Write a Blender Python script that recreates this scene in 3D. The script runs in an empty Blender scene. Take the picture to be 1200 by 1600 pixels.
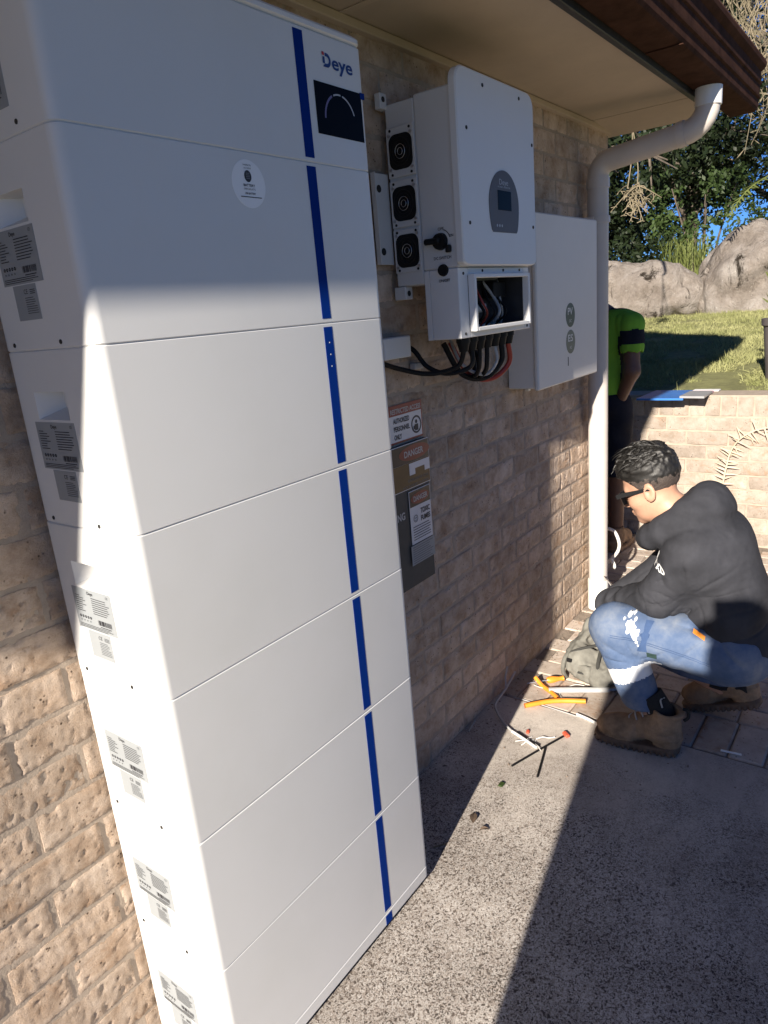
import bpy, bmesh, math, random
import numpy as np
from mathutils import Vector, Matrix, Euler

random.seed(7)
RNG = np.random.default_rng(7)
SC = bpy.context.scene
COL = SC.collection

# ------------------------------------------------------------------ camera
cam_data = bpy.data.cameras.new('camera')
cam = bpy.data.objects.new('camera', cam_data)
COL.objects.link(cam)
cam_data.sensor_fit = 'VERTICAL'
cam_data.sensor_height = 24.0
cam_data.lens = 1088.3 * 24.0 / 1600.0
cam_data.clip_start = 0.02
cam_data.clip_end = 500.0
_r = Vector((0.59144629, -0.80184546, -0.08505966))
_u = Vector((0.26986979, 0.09743802, 0.95795414))
_f = Vector((0.75984313, 0.58953345, -0.27402322))
_m = Matrix((_r, _u, -_f)).transposed().to_4x4()
_m.translation = Vector((-0.595, -0.9707, 1.569))
cam.matrix_world = _m
SC.camera = cam

# ------------------------------------------------------------------ sky + sun
SUN_DIR = Vector((1.0, 0.18, -0.44)).normalized()        # the way the light travels
world = bpy.data.worlds.new('World')
SC.world = world
world.use_nodes = True
_nt = world.node_tree
_bg = _nt.nodes['Background']
_sky = _nt.nodes.new('ShaderNodeTexSky')
_sky.sky_type = 'NISHITA'
_sky.sun_disc = False
_sky.sun_elevation = math.asin(-SUN_DIR.z)
_sky.sun_rotation = math.atan2(-SUN_DIR.x, -SUN_DIR.y)
_sky.air_density = 0.5
_sky.dust_density = 0.0
_sky.ozone_density = 10.0
_nt.links.new(_sky.outputs['Color'], _bg.inputs['Color'])
_bg.inputs['Strength'].default_value = 0.05

sun_data = bpy.data.lights.new('sun', 'SUN')
sun_data.energy = 5.0
sun_data.angle = math.radians(0.7)
sun_data.color = (1.0, 0.91, 0.79)
sun = bpy.data.objects.new('sun', sun_data)
sun.rotation_euler = SUN_DIR.to_track_quat('-Z', 'Y').to_euler()
sun.location = (-6, -3, 8)
COL.objects.link(sun)

SC.view_settings.view_transform = 'Standard'
SC.view_settings.look = 'None'
SC.view_settings.gamma = 1.0
SC.view_settings.use_curve_mapping = False
SC.view_settings.exposure = 1.17
SC.cycles.max_bounces = 8
SC.cycles.diffuse_bounces = 4
SC.cycles.transparent_max_bounces = 8

# ------------------------------------------------------------------ helpers
def empty(name, loc, label=None, cat=None, group=None):
    o = bpy.data.objects.new(name, None)
    o.location = loc
    o.empty_display_size = 0.1
    COL.objects.link(o)
    tag(o, label, cat, group)
    return o

def tag(o, label=None, cat=None, group=None, kind=None):
    if label: o['label'] = label
    if cat: o['category'] = cat
    if group: o['group'] = group
    if kind: o['kind'] = kind
    return o

def attach(o, parent, local=False):
    if parent is not None:
        o.parent = parent
        if not local and parent.type == 'EMPTY':
            o.matrix_parent_inverse = Matrix.Translation(-parent.location)
    return o

def finish(me, mats, angle=35.0):
    if not isinstance(mats, (list, tuple)): mats = [mats]
    for m in mats: me.materials.append(m)
    if angle is not None:
        me.polygons.foreach_set('use_smooth', [True] * len(me.polygons))
        me.set_sharp_from_angle(angle=math.radians(angle))
    me.update()
    return me

class MB:
    """collects shapes and links them as one mesh object"""
    def __init__(s): s.v = []; s.f = []
    def add(s, verts, faces):
        b = len(s.v); s.v += [tuple(q) for q in verts]; s.f += [tuple(i + b for i in f) for f in faces]; return s
    def bm(s, bm, M=None):
        bm.verts.ensure_lookup_table(); bm.verts.index_update()
        vs = [(M @ v.co if M is not None else v.co.copy()) for v in bm.verts]
        s.add(vs, [[v.index for v in f.verts] for f in bm.faces]); bm.free(); return s
    def box(s, x0, x1, y0, y1, z0, z1, c=0.0, seg=1, M=None):
        bm = bmesh.new(); bmesh.ops.create_cube(bm, size=1.0)
        for v in bm.verts:
            v.co = Vector(((x0 + x1) / 2 + v.co.x * (x1 - x0), (y0 + y1) / 2 + v.co.y * (y1 - y0), (z0 + z1) / 2 + v.co.z * (z1 - z0)))
        if c > 0: bmesh.ops.bevel(bm, geom=bm.edges[:], offset=c, segments=seg, affect='EDGES', profile=0.5)
        return s.bm(bm, M)
    def cyl(s, a, b, r, r2=None, n=16, cap=True):
        a, b = Vector(a), Vector(b); r2 = r if r2 is None else r2
        d = (b - a).normalized(); t = d.orthogonal().normalized(); w = d.cross(t)
        vs = []
        for p, rr in ((a, r), (b, r2)):
            for i in range(n):
                th = 2 * math.pi * i / n
                vs.append(p + (t * math.cos(th) + w * math.sin(th)) * rr)
        fs = [(i, (i + 1) % n, n + (i + 1) % n, n + i) for i in range(n)]
        if cap: fs += [tuple(range(n - 1, -1, -1)), tuple(range(n, 2 * n))]
        return s.add(vs, fs)
    def tube(s, path, r, n=8, cap=True, smooth=0):
        P = [Vector(p) for p in path]
        if smooth: P = catmull(P, smooth)
        m = len(P); rr = r if callable(r) else (lambda t: r)
        vs = []; t0 = None
        for i, p in enumerate(P):
            d = (P[min(i + 1, m - 1)] - P[max(i - 1, 0)])
            d = d.normalized() if d.length > 1e-9 else Vector((0, 0, 1))
            if t0 is None: t0 = d.orthogonal().normalized()
            t0 = (t0 - d * t0.dot(d))
            t0 = t0.normalized() if t0.length > 1e-6 else d.orthogonal().normalized()
            w = d.cross(t0); R = rr(i / (m - 1))
            for k in range(n):
                th = 2 * math.pi * k / n
                vs.append(p + (t0 * math.cos(th) + w * math.sin(th)) * R)
        fs = []
        for i in range(m - 1):
            for k in range(n):
                k2 = (k + 1) % n
                fs.append((i * n + k, i * n + k2, (i + 1) * n + k2, (i + 1) * n + k))
        if cap: fs += [tuple(range(n - 1, -1, -1)), tuple((m - 1) * n + k for k in range(n))]
        return s.add(vs, fs)
    def prism(s, poly, fn0, fn1):
        """poly: 2-D outline, fn0/fn1 map (a,b) to the two end planes"""
        n = len(poly)
        vs = [fn0(*q) for q in poly] + [fn1(*q) for q in poly]
        fs = [tuple(range(n - 1, -1, -1)), tuple(range(n, 2 * n))] + [(i, (i + 1) % n, n + (i + 1) % n, n + i) for i in range(n)]
        return s.add(vs, fs)
    def mesh(s, name, mats, angle=35.0, fix=True):
        me = bpy.data.meshes.new(name); me.from_pydata(s.v, [], s.f); me.validate()
        if fix:
            bm = bmesh.new(); bm.from_mesh(me); bmesh.ops.recalc_face_normals(bm, faces=bm.faces[:]); bm.to_mesh(me); bm.free()
        return finish(me, mats, angle)
    def build(s, name, mats, parent=None, local=False, angle=35.0, fix=True):
        o = bpy.data.objects.new(name, s.mesh(name, mats, angle, fix)); COL.objects.link(o)
        return attach(o, parent, local)

def catmull(P, k):
    out = []; n = len(P)
    for i in range(n - 1):
        p0, p1, p2, p3 = P[max(i - 1, 0)], P[i], P[i + 1], P[min(i + 2, n - 1)]
        for j in range(k):
            t = j / k
            out.append(0.5 * ((2 * p1) + (p2 - p0) * t + (2 * p0 - 5 * p1 + 4 * p2 - p3) * t * t + (3 * p1 - p0 - 3 * p2 + p3) * t ** 3))
    out.append(P[-1]); return out

def rrect(x0, x1, y0, y1, r, n=5):
    out = []
    for cx, cy, a0 in ((x1 - r, y1 - r, 0), (x0 + r, y1 - r, 90), (x0 + r, y0 + r, 180), (x1 - r, y0 + r, 270)):
        for i in range(n + 1):
            a = math.radians(a0 + 90 * i / n); out.append((cx + r * math.cos(a), cy + r * math.sin(a)))
    return out

def copy_part(o, parent):
    c = o.copy(); COL.objects.link(c); c.parent = parent; return c

def copy_tree(o, parent=None):
    c = o.copy(); COL.objects.link(c); c.parent = parent
    for ch in list(o.children): copy_tree(ch, c)
    return c

_txt = {}
def text_verts(s, size, bold=0.0):
    """flat mesh of a word: list of verts (x,y) starting at x=0, baseline y=0, and faces"""
    k = (s, size, bold)
    if k in _txt: return _txt[k]
    cu = bpy.data.curves.new('lettering', 'FONT'); cu.body = s; cu.size = size; cu.offset = bold; cu.resolution_u = 4
    o = bpy.data.objects.new('lettering', cu)
    me = bpy.data.meshes.new_from_object(o)
    vs = [(v.co.x, v.co.y) for v in me.vertices]; fs = [tuple(p.vertices) for p in me.polygons]
    bpy.data.objects.remove(o); bpy.data.curves.remove(cu); bpy.data.meshes.remove(me)
    _txt[k] = (vs, fs); return vs, fs

def put_text(mb, s, fn, x, y, size=None, width=None, bold=0.0, sx=1.0):
    """write s at (x,y) of a plane given by fn(a,b); width fits the word"""
    vs, fs = text_verts(s, size or 0.01, bold)
    if width and vs:
        w = max(v[0] for v in vs) - min(v[0] for v in vs); sx = width / w if w > 0 else 1
    x0 = min(v[0] for v in vs) if vs else 0
    mb.add([fn(x + (v[0] - x0) * sx, y + v[1]) for v in vs], fs)

def quad(mb, fn, x0, x1, y0, y1):
    mb.add([fn(x0, y0), fn(x1, y0), fn(x1, y1), fn(x0, y1)], [(0, 1, 2, 3)])

def disc(mb, fn, cx, cy, r, n=24, ry=None):
    ry = ry or r
    mb.add([fn(cx + r * math.cos(2 * math.pi * i / n), cy + ry * math.sin(2 * math.pi * i / n)) for i in range(n)], [tuple(range(n))])

def ring(mb, fn, cx, cy, r0, r1, n=24, a0=0.0, a1=360.0):
    vs = []; m = n + 1
    for rr in (r0, r1):
        for i in range(m):
            a = math.radians(a0 + (a1 - a0) * i / n); vs.append(fn(cx + rr * math.cos(a), cy + rr * math.sin(a)))
    mb.add(vs, [(i, i + 1, m + i + 1, m + i) for i in range(n)])

# ------------------------------------------------------------------ implicit surfaces (bodies, cloth, stones)
def vnoise(P, scale, seed=0):
    q = P * scale + np.array([seed * 17.13 + 101.7, seed * 7.31 + 57.3, seed * 3.77 + 201.1])
    i = np.floor(q).astype(np.int64); f = q - i; f = f * f * (3 - 2 * f)
    def h(a, b, c):
        n = (a * 374761393 + b * 668265263 + c * 2147483647 + seed * 974711) & 0x7fffffff
        n = ((n ^ (n >> 13)) * 1274126177) & 0x7fffffff
        return ((n ^ (n >> 16)) & 0xffff) / 32767.5 - 1.0
    x, y, z = i[..., 0], i[..., 1], i[..., 2]; fx, fy, fz = f[..., 0], f[..., 1], f[..., 2]
    def L(a, b, t): return a + (b - a) * t
    return L(L(L(h(x, y, z), h(x + 1, y, z), fx), L(h(x, y + 1, z), h(x + 1, y + 1, z), fx), fy),
             L(L(h(x, y, z + 1), h(x + 1, y, z + 1), fx), L(h(x, y + 1, z + 1), h(x + 1, y + 1, z + 1), fx), fy), fz)

def fbm(P, scale, octs=3, seed=0):
    out = 0; a = 1.0
    for k in range(octs): out = out + a * vnoise(P, scale * 2 ** k, seed + k); a *= 0.5
    return out

def smin(a, b, k):
    h = np.clip(0.5 + 0.5 * (b - a) / k, 0, 1); return b + (a - b) * h - k * h * (1 - h)
def smax(a, b, k): return -smin(-a, -b, k)
def d_cap(P, a, b, ra, rb=None):
    rb = ra if rb is None else rb
    a = np.array(a, float); b = np.array(b, float); ab = b - a
    t = np.clip(((P - a) @ ab) / (ab @ ab), 0, 1)
    return np.linalg.norm(P - a - t[..., None] * ab, axis=-1) - (ra + (rb - ra) * t)
def d_ell(P, c, r, R=None):
    q = P - np.array(c, float)
    if R is not None: q = q @ R
    r = np.array(r, float); k0 = np.linalg.norm(q / r, axis=-1); k1 = np.linalg.norm(q / (r * r), axis=-1)
    return k0 * (k0 - 1) / np.maximum(k1, 1e-6)
def d_box(P, c, hx, rd=0.0, R=None):
    q = P - np.array(c, float)
    if R is not None: q = q @ R
    q = np.abs(q) - (np.array(hx, float) - rd)
    return np.linalg.norm(np.maximum(q, 0), axis=-1) + np.minimum(q.max(-1), 0) - rd
def rotm(ax, deg):
    return np.array(Matrix.Rotation(math.radians(deg), 3, ax))

def nets(fn, lo, hi, h):
    lo = np.array(lo, float); n = np.ceil((np.array(hi) - lo) / h).astype(int) + 1
    g = np.stack(np.meshgrid(*[lo[i] + h * np.arange(n[i]) for i in range(3)], indexing='ij'), -1)
    st = 4                                                # coarse pass first, fine values only near the surface
    gc = g[::st, ::st, ::st]; Fc = fn(gc.reshape(-1, 3)).reshape(gc.shape[:3])
    ix = [np.minimum((np.arange(n[i]) + st // 2) // st, Fc.shape[i] - 1) for i in range(3)]
    F = Fc[np.ix_(*ix)].copy()
    near = np.abs(F) < 5 * h + 0.008
    F[near] = fn(g[near])
    c = n - 1
    S = F < 0
    anyc = np.zeros(c, bool); allc = np.ones(c, bool)
    for i in (0, 1):
        for j in (0, 1):
            for k in (0, 1):
                q = S[i:i + c[0], j:j + c[1], k:k + c[2]]; anyc |= q; allc &= q
    m = anyc & ~allc
    w = np.argwhere(m); acc = np.zeros((len(w), 3)); cnt = np.zeros(len(w))
    for a in range(3):
        o = [i for i in range(3) if i != a]
        for u in (0, 1):
            for v in (0, 1):
                off = [0, 0, 0]; off[o[0]] = u; off[o[1]] = v
                p0 = w + np.array(off); p1 = p0.copy(); p1[:, a] += 1
                A, B = F[tuple(p0.T)], F[tuple(p1.T)]; X = (A < 0) != (B < 0)
                t = np.where(X, A / np.where(X, A - B, 1), 0)
                p = p0.astype(float); p[:, a] += t
                acc += p * X[:, None]; cnt += X
    idx = -np.ones(c, int)
    idx[m] = np.arange(len(w))
    V = lo + h * (acc / cnt[:, None])
    Q = []
    for a in range(3):
        o = [(a + 1) % 3, (a + 2) % 3]
        s0 = [slice(None)] * 3; s1 = [slice(None)] * 3
        s0[a] = slice(0, n[a] - 1); s1[a] = slice(1, n[a])
        for q in o: s0[q] = slice(1, n[q] - 1); s1[q] = slice(1, n[q] - 1)
        A, B = S[tuple(s0)], S[tuple(s1)]
        for flip, M in ((False, A & ~B), (True, ~A & B)):
            w = np.argwhere(M)
            if len(w) == 0: continue
            w[:, o[0]] += 1; w[:, o[1]] += 1
            def cell(du, dv):
                k = w.copy(); k[:, o[0]] += du; k[:, o[1]] += dv; return idx[k[:, 0], k[:, 1], k[:, 2]]
            q = np.stack([cell(-1, -1), cell(0, -1), cell(0, 0), cell(-1, 0)], 1)
            Q.append(q[:, ::-1] if flip else q)
    Q = np.concatenate(Q); Q = Q[(Q >= 0).all(1)]
    return V, Q

def np_mesh(name, V, Q, mats, angle=None, smooth=True):
    me = bpy.data.meshes.new(name)
    V = np.asarray(V, np.float32); Q = np.asarray(Q, np.int32); k = Q.shape[1]
    me.vertices.add(len(V)); me.vertices.foreach_set('co', V.ravel())
    me.loops.add(Q.size); me.loops.foreach_set('vertex_index', Q.ravel())
    me.polygons.add(len(Q)); me.polygons.foreach_set('loop_start', np.arange(0, Q.size, k, dtype=np.int32))
    me.update(calc_edges=True); me.validate()
    if not isinstance(mats, (list, tuple)): mats = [mats]
    for m in mats: me.materials.append(m)
    if smooth: me.polygons.foreach_set('use_smooth', [True] * len(me.polygons))
    me.update(); return me

def np_obj(name, V, Q, mats, parent=None, local=False, smooth=True):
    o = bpy.data.objects.new(name, np_mesh(name, V, Q, mats, smooth=smooth)); COL.objects.link(o)
    return attach(o, parent, local)

def sub(V, Q, keep):
    Q = Q[keep]; u, inv = np.unique(Q.ravel(), return_inverse=True); return V[u], inv.reshape(Q.shape)

def sdf(name, fn, lo, hi, h, mat, parent=None, local=False):
    V, Q = nets(fn, lo, hi, h); return np_obj(name, V, Q, mat, parent, local)
# ------------------------------------------------------------------ materials
def nn(nt, t, **k):
    n = nt.nodes.new(t)
    for a, b in k.items(): setattr(n, a, b)
    return n

def mat_base(name):
    m = bpy.data.materials.new(name); m.use_nodes = True
    nt = m.node_tree; b = nt.nodes['Principled BSDF']
    tc = nn(nt, 'ShaderNodeTexCoord'); oi = nn(nt, 'ShaderNodeObjectInfo')
    mul = nn(nt, 'ShaderNodeVectorMath', operation='ADD')
    sc = nn(nt, 'ShaderNodeMath', operation='MULTIPLY'); sc.inputs[1].default_value = 37.0
    nt.links.new(oi.outputs['Random'], sc.inputs[0])
    nt.links.new(tc.outputs['Object'], mul.inputs[0]); nt.links.new(sc.outputs[0], mul.inputs[1])
    return m, nt, b, mul.outputs[0], oi

def noise_n(nt, vec, scale, detail=4, rough=0.6, dist=0.0):
    n = nn(nt, 'ShaderNodeTexNoise'); n.inputs['Scale'].default_value = scale; n.inputs['Detail'].default_value = detail
    n.inputs['Roughness'].default_value = rough; n.inputs['Distortion'].default_value = dist
    nt.links.new(vec, n.inputs['Vector']); return n.outputs['Fac']

def ramp_n(nt, fac, stops):
    r = nn(nt, 'ShaderNodeValToRGB'); e = r.color_ramp.elements
    while len(e) < len(stops): e.new(0.5)
    for k, (p, c) in enumerate(stops):
        e[k].position = p; e[k].color = (*c, 1) if len(c) == 3 else c
    nt.links.new(fac, r.inputs['Fac']); return r.outputs['Color']

def mix_n(nt, fac, a, b, mode='MIX'):
    n = nn(nt, 'ShaderNodeMix', data_type='RGBA', blend_type=mode)
    for s, i in ((fac, 0), (a, 6), (b, 7)):
        if isinstance(s, (int, float)): n.inputs[i].default_value = s
        elif isinstance(s, tuple): n.inputs[i].default_value = (*s, 1)
        else: nt.links.new(s, n.inputs[i])
    return n.outputs[2]

def bump_n(nt, b, h, strength=0.5, dist=0.002, prev=None):
    n = nn(nt, 'ShaderNodeBump'); n.inputs['Strength'].default_value = strength; n.inputs['Distance'].default_value = dist
    nt.links.new(h, n.inputs['Height'])
    if prev is not None: nt.links.new(prev, n.inputs['Normal'])
    nt.links.new(n.outputs[0], b.inputs['Normal']); return n.outputs[0]

def mk(name, col, rough=0.5, var=0.12, vscale=6.0, bump=0.0, bscale=150.0, metal=0.0, spec=0.5, stops=None, bdist=0.002, coat=0.0, rand=0.0):
    m, nt, b, vec, oi = mat_base(name)
    b.inputs['Roughness'].default_value = rough; b.inputs['Metallic'].default_value = metal
    b.inputs['Specular IOR Level'].default_value = spec; b.inputs['Coat Weight'].default_value = coat
    f = noise_n(nt, vec, vscale, 5, 0.65)
    if stops is None:
        lo = tuple(max(0, c * (1 - var)) for c in col); hi = tuple(min(1, c * (1 + var)) for c in col)
        stops = [(0.3, lo), (0.7, hi)]
    c = ramp_n(nt, f, stops)
    if rand > 0:
        mr = nn(nt, 'ShaderNodeMapRange'); mr.inputs[3].default_value = 1 - rand; mr.inputs[4].default_value = 1 + rand
        nt.links.new(oi.outputs['Random'], mr.inputs[0])
        c = mix_n(nt, 1.0, c, mr.outputs[0], 'MULTIPLY')
    nt.links.new(c, b.inputs['Base Color'])
    if var > 0:
        rr = nn(nt, 'ShaderNodeMapRange'); rr.inputs[3].default_value = max(0.02, rough * 0.85); rr.inputs[4].default_value = min(1, rough * 1.15)
        nt.links.new(noise_n(nt, vec, vscale * 5, 3), rr.inputs[0]); nt.links.new(rr.outputs[0], b.inputs['Roughness'])
    if bump > 0: bump_n(nt, b, noise_n(nt, vec, bscale, 3), bump, bdist)
    return m

def mk_brick(name, stops, pit=0.6, rand=0.16, stain=(0.30, 0.17, 0.09)):
    m, nt, b, vec, oi = mat_base(name)
    b.inputs['Roughness'].default_value = 0.92; b.inputs['Specular IOR Level'].default_value = 0.15
    c = ramp_n(nt, noise_n(nt, vec, 14, 6, 0.7), stops)
    st = ramp_n(nt, noise_n(nt, vec, 11, 5, 0.7, 0.8), [(0.56, (0, 0, 0)), (0.70, (1, 1, 1))])
    c = mix_n(nt, mix_n(nt, 1.0, st, (0.55, 0.55, 0.55), 'MULTIPLY'), c, stain)
    # small dark iron pits
    v = nn(nt, 'ShaderNodeTexVoronoi'); v.inputs['Scale'].default_value = 95; nt.links.new(vec, v.inputs['Vector'])
    pm = ramp_n(nt, v.outputs['Distance'], [(0.16, (1, 1, 1)), (0.30, (0, 0, 0))])
    sel = ramp_n(nt, noise_n(nt, vec, 30, 2), [(0.55, (0, 0, 0)), (0.65, (1, 1, 1))])
    pf = mix_n(nt, 1.0, pm, sel, 'MULTIPLY')
    c = mix_n(nt, pf, c, (0.10, 0.07, 0.05))
    mr = nn(nt, 'ShaderNodeMapRange'); mr.inputs[3].default_value = 1 - rand; mr.inputs[4].default_value = 1 + rand
    nt.links.new(oi.outputs['Random'], mr.inputs[0])
    c = mix_n(nt, 1.0, c, mr.outputs[0], 'MULTIPLY')
    nt.links.new(c, b.inputs['Base Color'])
    mp = nn(nt, 'ShaderNodeMapping'); mp.inputs['Scale'].default_value = (1.0, 1.0, 0.22); nt.links.new(vec, mp.inputs['Vector'])
    n0 = bump_n(nt, b, noise_n(nt, mp.outputs[0], 60, 4, 0.6), pit * 0.8, 0.004)
    n1 = bump_n(nt, b, noise_n(nt, vec, 65, 7, 0.8), pit, 0.008, n0)
    n2 = bump_n(nt, b, noise_n(nt, vec, 240, 4, 0.75), min(1, pit * 1.4), 0.0036, n1)
    bump_n(nt, b, mix_n(nt, 1.0, pf, (-1.0, -1.0, -1.0), 'MULTIPLY'), 0.8, 0.003, n2)
    return m

BR = [(0.22, (0.29, 0.195, 0.13)), (0.42, (0.44, 0.33, 0.245)), (0.60, (0.58, 0.465, 0.37)), (0.8, (0.68, 0.585, 0.49))]
M = {}
M['brick'] = mk_brick('sandstone_brick', BR)
M['brick2'] = mk_brick('retaining_brick', [(0.25, (0.25, 0.20, 0.155)), (0.5, (0.36, 0.305, 0.255)), (0.75, (0.46, 0.40, 0.35))], 0.6)
M['mortar'] = mk('mortar', (0.38, 0.315, 0.255), 0.95, 0.15, 20, 0.6, 220, bdist=0.003, spec=0.1)
def mk_white():
    m, nt, b, vec, oi = mat_base('white_powder_coat')
    b.inputs['Specular IOR Level'].default_value = 0.5
    c = ramp_n(nt, noise_n(nt, vec, 3.0, 5, 0.6), [(0.25, (0.62, 0.62, 0.605)), (0.5, (0.65, 0.65, 0.64)), (0.8, (0.665, 0.665, 0.66))])
    dust = ramp_n(nt, noise_n(nt, vec, 55, 5, 0.8, 0.6), [(0.70, (0, 0, 0)), (0.76, (0.5, 0.5, 0.5))])      # small scuffs and dust
    c = mix_n(nt, dust, c, (0.52, 0.50, 0.465))
    nt.links.new(c, b.inputs['Base Color'])
    rr = nn(nt, 'ShaderNodeMapRange'); rr.inputs[1].default_value = 0.3; rr.inputs[2].default_value = 0.7; rr.inputs[3].default_value = 0.30; rr.inputs[4].default_value = 0.52
    nt.links.new(noise_n(nt, vec, 7, 6, 0.7, 0.8), rr.inputs[0]); nt.links.new(rr.outputs[0], b.inputs['Roughness'])
    bump_n(nt, b, noise_n(nt, vec, 700, 3), 0.10, 0.0003)
    return m
M['white'] = mk_white()
M['white2'] = mk('white_painted_steel', (0.68, 0.68, 0.68), 0.4, 0.02, 3, 0.05, 900, bdist=0.0003)
M['inv_grey'] = mk('inverter_side_grey', (0.60, 0.60, 0.60), 0.45, 0.02, 3, 0.05, 900, bdist=0.0003)
M['box_cream'] = mk('enclosure_cream', (0.70, 0.675, 0.64), 0.5, 0.03, 3, 0.05, 700, bdist=0.0004)
M['blue'] = mk('blue_stripe', (0.002, 0.026, 0.19), 0.6, 0.04, spec=0.03)
M['logo_blue'] = mk('logo_blue', (0.008, 0.035, 0.17), 0.4, 0.02)
M['logo_red'] = mk('logo_red', (0.45, 0.03, 0.02), 0.4, 0.02)
M['black_glass'] = mk('black_glass', (0.004, 0.004, 0.005), 0.3, 0.0, spec=0.05)
M['black'] = mk('black_plastic', (0.009, 0.009, 0.010), 0.55, 0.15, 20, spec=0.25)
M['gasket'] = mk('dark_rubber', (0.02, 0.02, 0.02), 0.8, 0.2, 20)
M['dark_in'] = mk('dark_interior', (0.025, 0.026, 0.03), 0.6, 0.2, 20)
M['arc'] = mk('arc_print', (0.14, 0.11, 0.22), 0.4, 0.1, 20)
M['label'] = mk('label_silver', (0.27, 0.29, 0.305), 0.38, 0.04, 8)
M['print'] = mk('label_print', (0.03, 0.03, 0.035), 0.6, 0.1, 20)
M['print_grey'] = mk('faded_print', (0.15, 0.155, 0.165), 0.6, 0.1, 20)
M['sticker'] = mk('white_sticker', (0.80, 0.80, 0.80), 0.35, 0.02)
M['disp_grey'] = mk('display_grey', (0.115, 0.11, 0.115), 0.45, 0.05, spec=0.2)
M['disp_line'] = mk('display_line', (0.42, 0.42, 0.43), 0.4, 0.05)
M['steel'] = mk('zinc_steel', (0.5, 0.5, 0.52), 0.35, 0.15, 30, metal=1.0)
M['copper'] = mk('copper_wire', (0.75, 0.42, 0.25), 0.3, 0.1, 30, metal=1.0)
M['cable_black'] = mk('cable_black', (0.010, 0.010, 0.011), 0.55, 0.1, 30, spec=0.2)
M['cable_red'] = mk('cable_red', (0.36, 0.035, 0.02), 0.42, 0.1, 30)
M['cable_grey'] = mk('cable_grey', (0.38, 0.38, 0.38), 0.5, 0.1, 30)
M['cable_white'] = mk('cable_white', (0.72, 0.71, 0.68), 0.45, 0.05, 30)
M['orange'] = mk('orange_conduit', (0.80, 0.27, 0.03), 0.42, 0.1, 20)
M['orange_dark'] = mk('orange_inside', (0.30, 0.07, 0.02), 0.6, 0.1, 20)
M['red'] = mk('red_plastic', (0.62, 0.10, 0.05), 0.45, 0.15, 40)
M['soffit'] = mk('soffit_paint', (0.52, 0.43, 0.335), 0.8, 0.06, 5, 0.15, 120, spec=0.2)
M['brown'] = mk('brown_gutter', (0.058, 0.029, 0.020), 0.8, 0.35, 14, 0.1, 90, spec=0.03)
M['fascia'] = mk('dark_fascia', (0.016, 0.016, 0.016), 0.5, 0.2, 10)
M['tile'] = mk('roof_tile', (0.16, 0.075, 0.045), 0.75, 0.3, 12, 0.4, 60)
M['pvc'] = mk('painted_pvc', (0.56, 0.51, 0.47), 0.4, 0.06, 7, 0.05, 60)
M['pvc_white'] = mk('pale_pvc', (0.74, 0.73, 0.70), 0.35, 0.06, 7)  # paler PVC for the gutter outlet and the foot socket
M['sign_red'] = mk('sign_red', (0.24, 0.030, 0.022), 0.45, 0.08, 20)
M['sign_white'] = mk('sign_white', (0.62, 0.62, 0.64), 0.4, 0.05, 10)
M['sign_black'] = mk('sign_black', (0.018, 0.018, 0.02), 0.4, 0.1, 10)
M['sign_yellow'] = mk('sign_yellow', (0.13, 0.075, 0.022), 0.5, 0.2, 20)
M['sign_orange'] = mk('sign_red_faded', (0.20, 0.035, 0.025), 0.45, 0.15, 30)
M['board'] = mk('dark_backboard', (0.045, 0.048, 0.048), 0.6, 0.15, 15, 0.1, 80)
M['sign_green'] = mk('badge_green_black', (0.030, 0.055, 0.050), 0.35, 0.1, 30)
M['badge_grey'] = mk('badge_grey', (0.13, 0.15, 0.14), 0.35, 0.15, 30)
M['skin_shaded'] = mk('skin_shaded', (0.13, 0.066, 0.042), 0.5, 0.12, 25, 0.25, 500, bdist=0.0006)  # skin darkened to stand for the shadow on the green-shirt worker
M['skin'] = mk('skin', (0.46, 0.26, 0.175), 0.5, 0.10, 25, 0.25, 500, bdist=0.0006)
M['hair'] = mk('black_hair', (0.010, 0.009, 0.008), 0.5, 0.4, 60, 0.5, 500, bdist=0.001)
M['hair_fade'] = mk('short_hair', (0.060, 0.046, 0.039), 0.7, 0.5, 300, 0.4, 600)
M['hoodie'] = mk('black_fleece', (0.036, 0.037, 0.044), 0.9, 0.30, 7, 0.5, 700, spec=0.2, bdist=0.0008)
M['denim'] = mk('worn_blue_drill', (0.09, 0.15, 0.30), 0.85, 0.0, 9, 0.5, 800, spec=0.2, bdist=0.0008,
               stops=[(0.25, (0.050, 0.085, 0.165)), (0.46, (0.085, 0.125, 0.215)), (0.62, (0.14, 0.175, 0.245)), (0.80, (0.23, 0.25, 0.285))])
M['denim_dark'] = mk('blue_patch', (0.045, 0.080, 0.17), 0.85, 0.25, 12, 0.4, 800, spec=0.2, bdist=0.0008)
M['reflect'] = mk('silver_reflective_tape', (0.72, 0.74, 0.76), 0.35, 0.08, 14, 0.25, 300, bdist=0.001)
M['paint_white'] = mk('dried_paint', (0.72, 0.74, 0.75), 0.6, 0.1, 30)
M['boot'] = mk('brown_nubuck', (0.27, 0.18, 0.11), 0.8, 0.35, 22, 0.5, 250, spec=0.25, bdist=0.0012)
M['sole'] = mk('boot_sole', (0.12, 0.075, 0.048), 0.8, 0.3, 25, 0.5, 120, bdist=0.002)
M['sock'] = mk('black_sock', (0.012, 0.012, 0.013), 0.95, 0.2, 40, 0.5, 600)
M['hivis'] = mk('hi_vis_green', (0.17, 0.40, 0.04), 0.8, 0.12, 8, 0.3, 500, spec=0.2, bdist=0.001)
M['navy'] = mk('navy_cloth', (0.010, 0.012, 0.020), 0.85, 0.2, 10, 0.3, 500, spec=0.2)
M['khaki'] = mk('khaki_cloth', (0.10, 0.085, 0.06), 0.9, 0.25, 10, 0.3, 500, spec=0.2)
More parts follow.
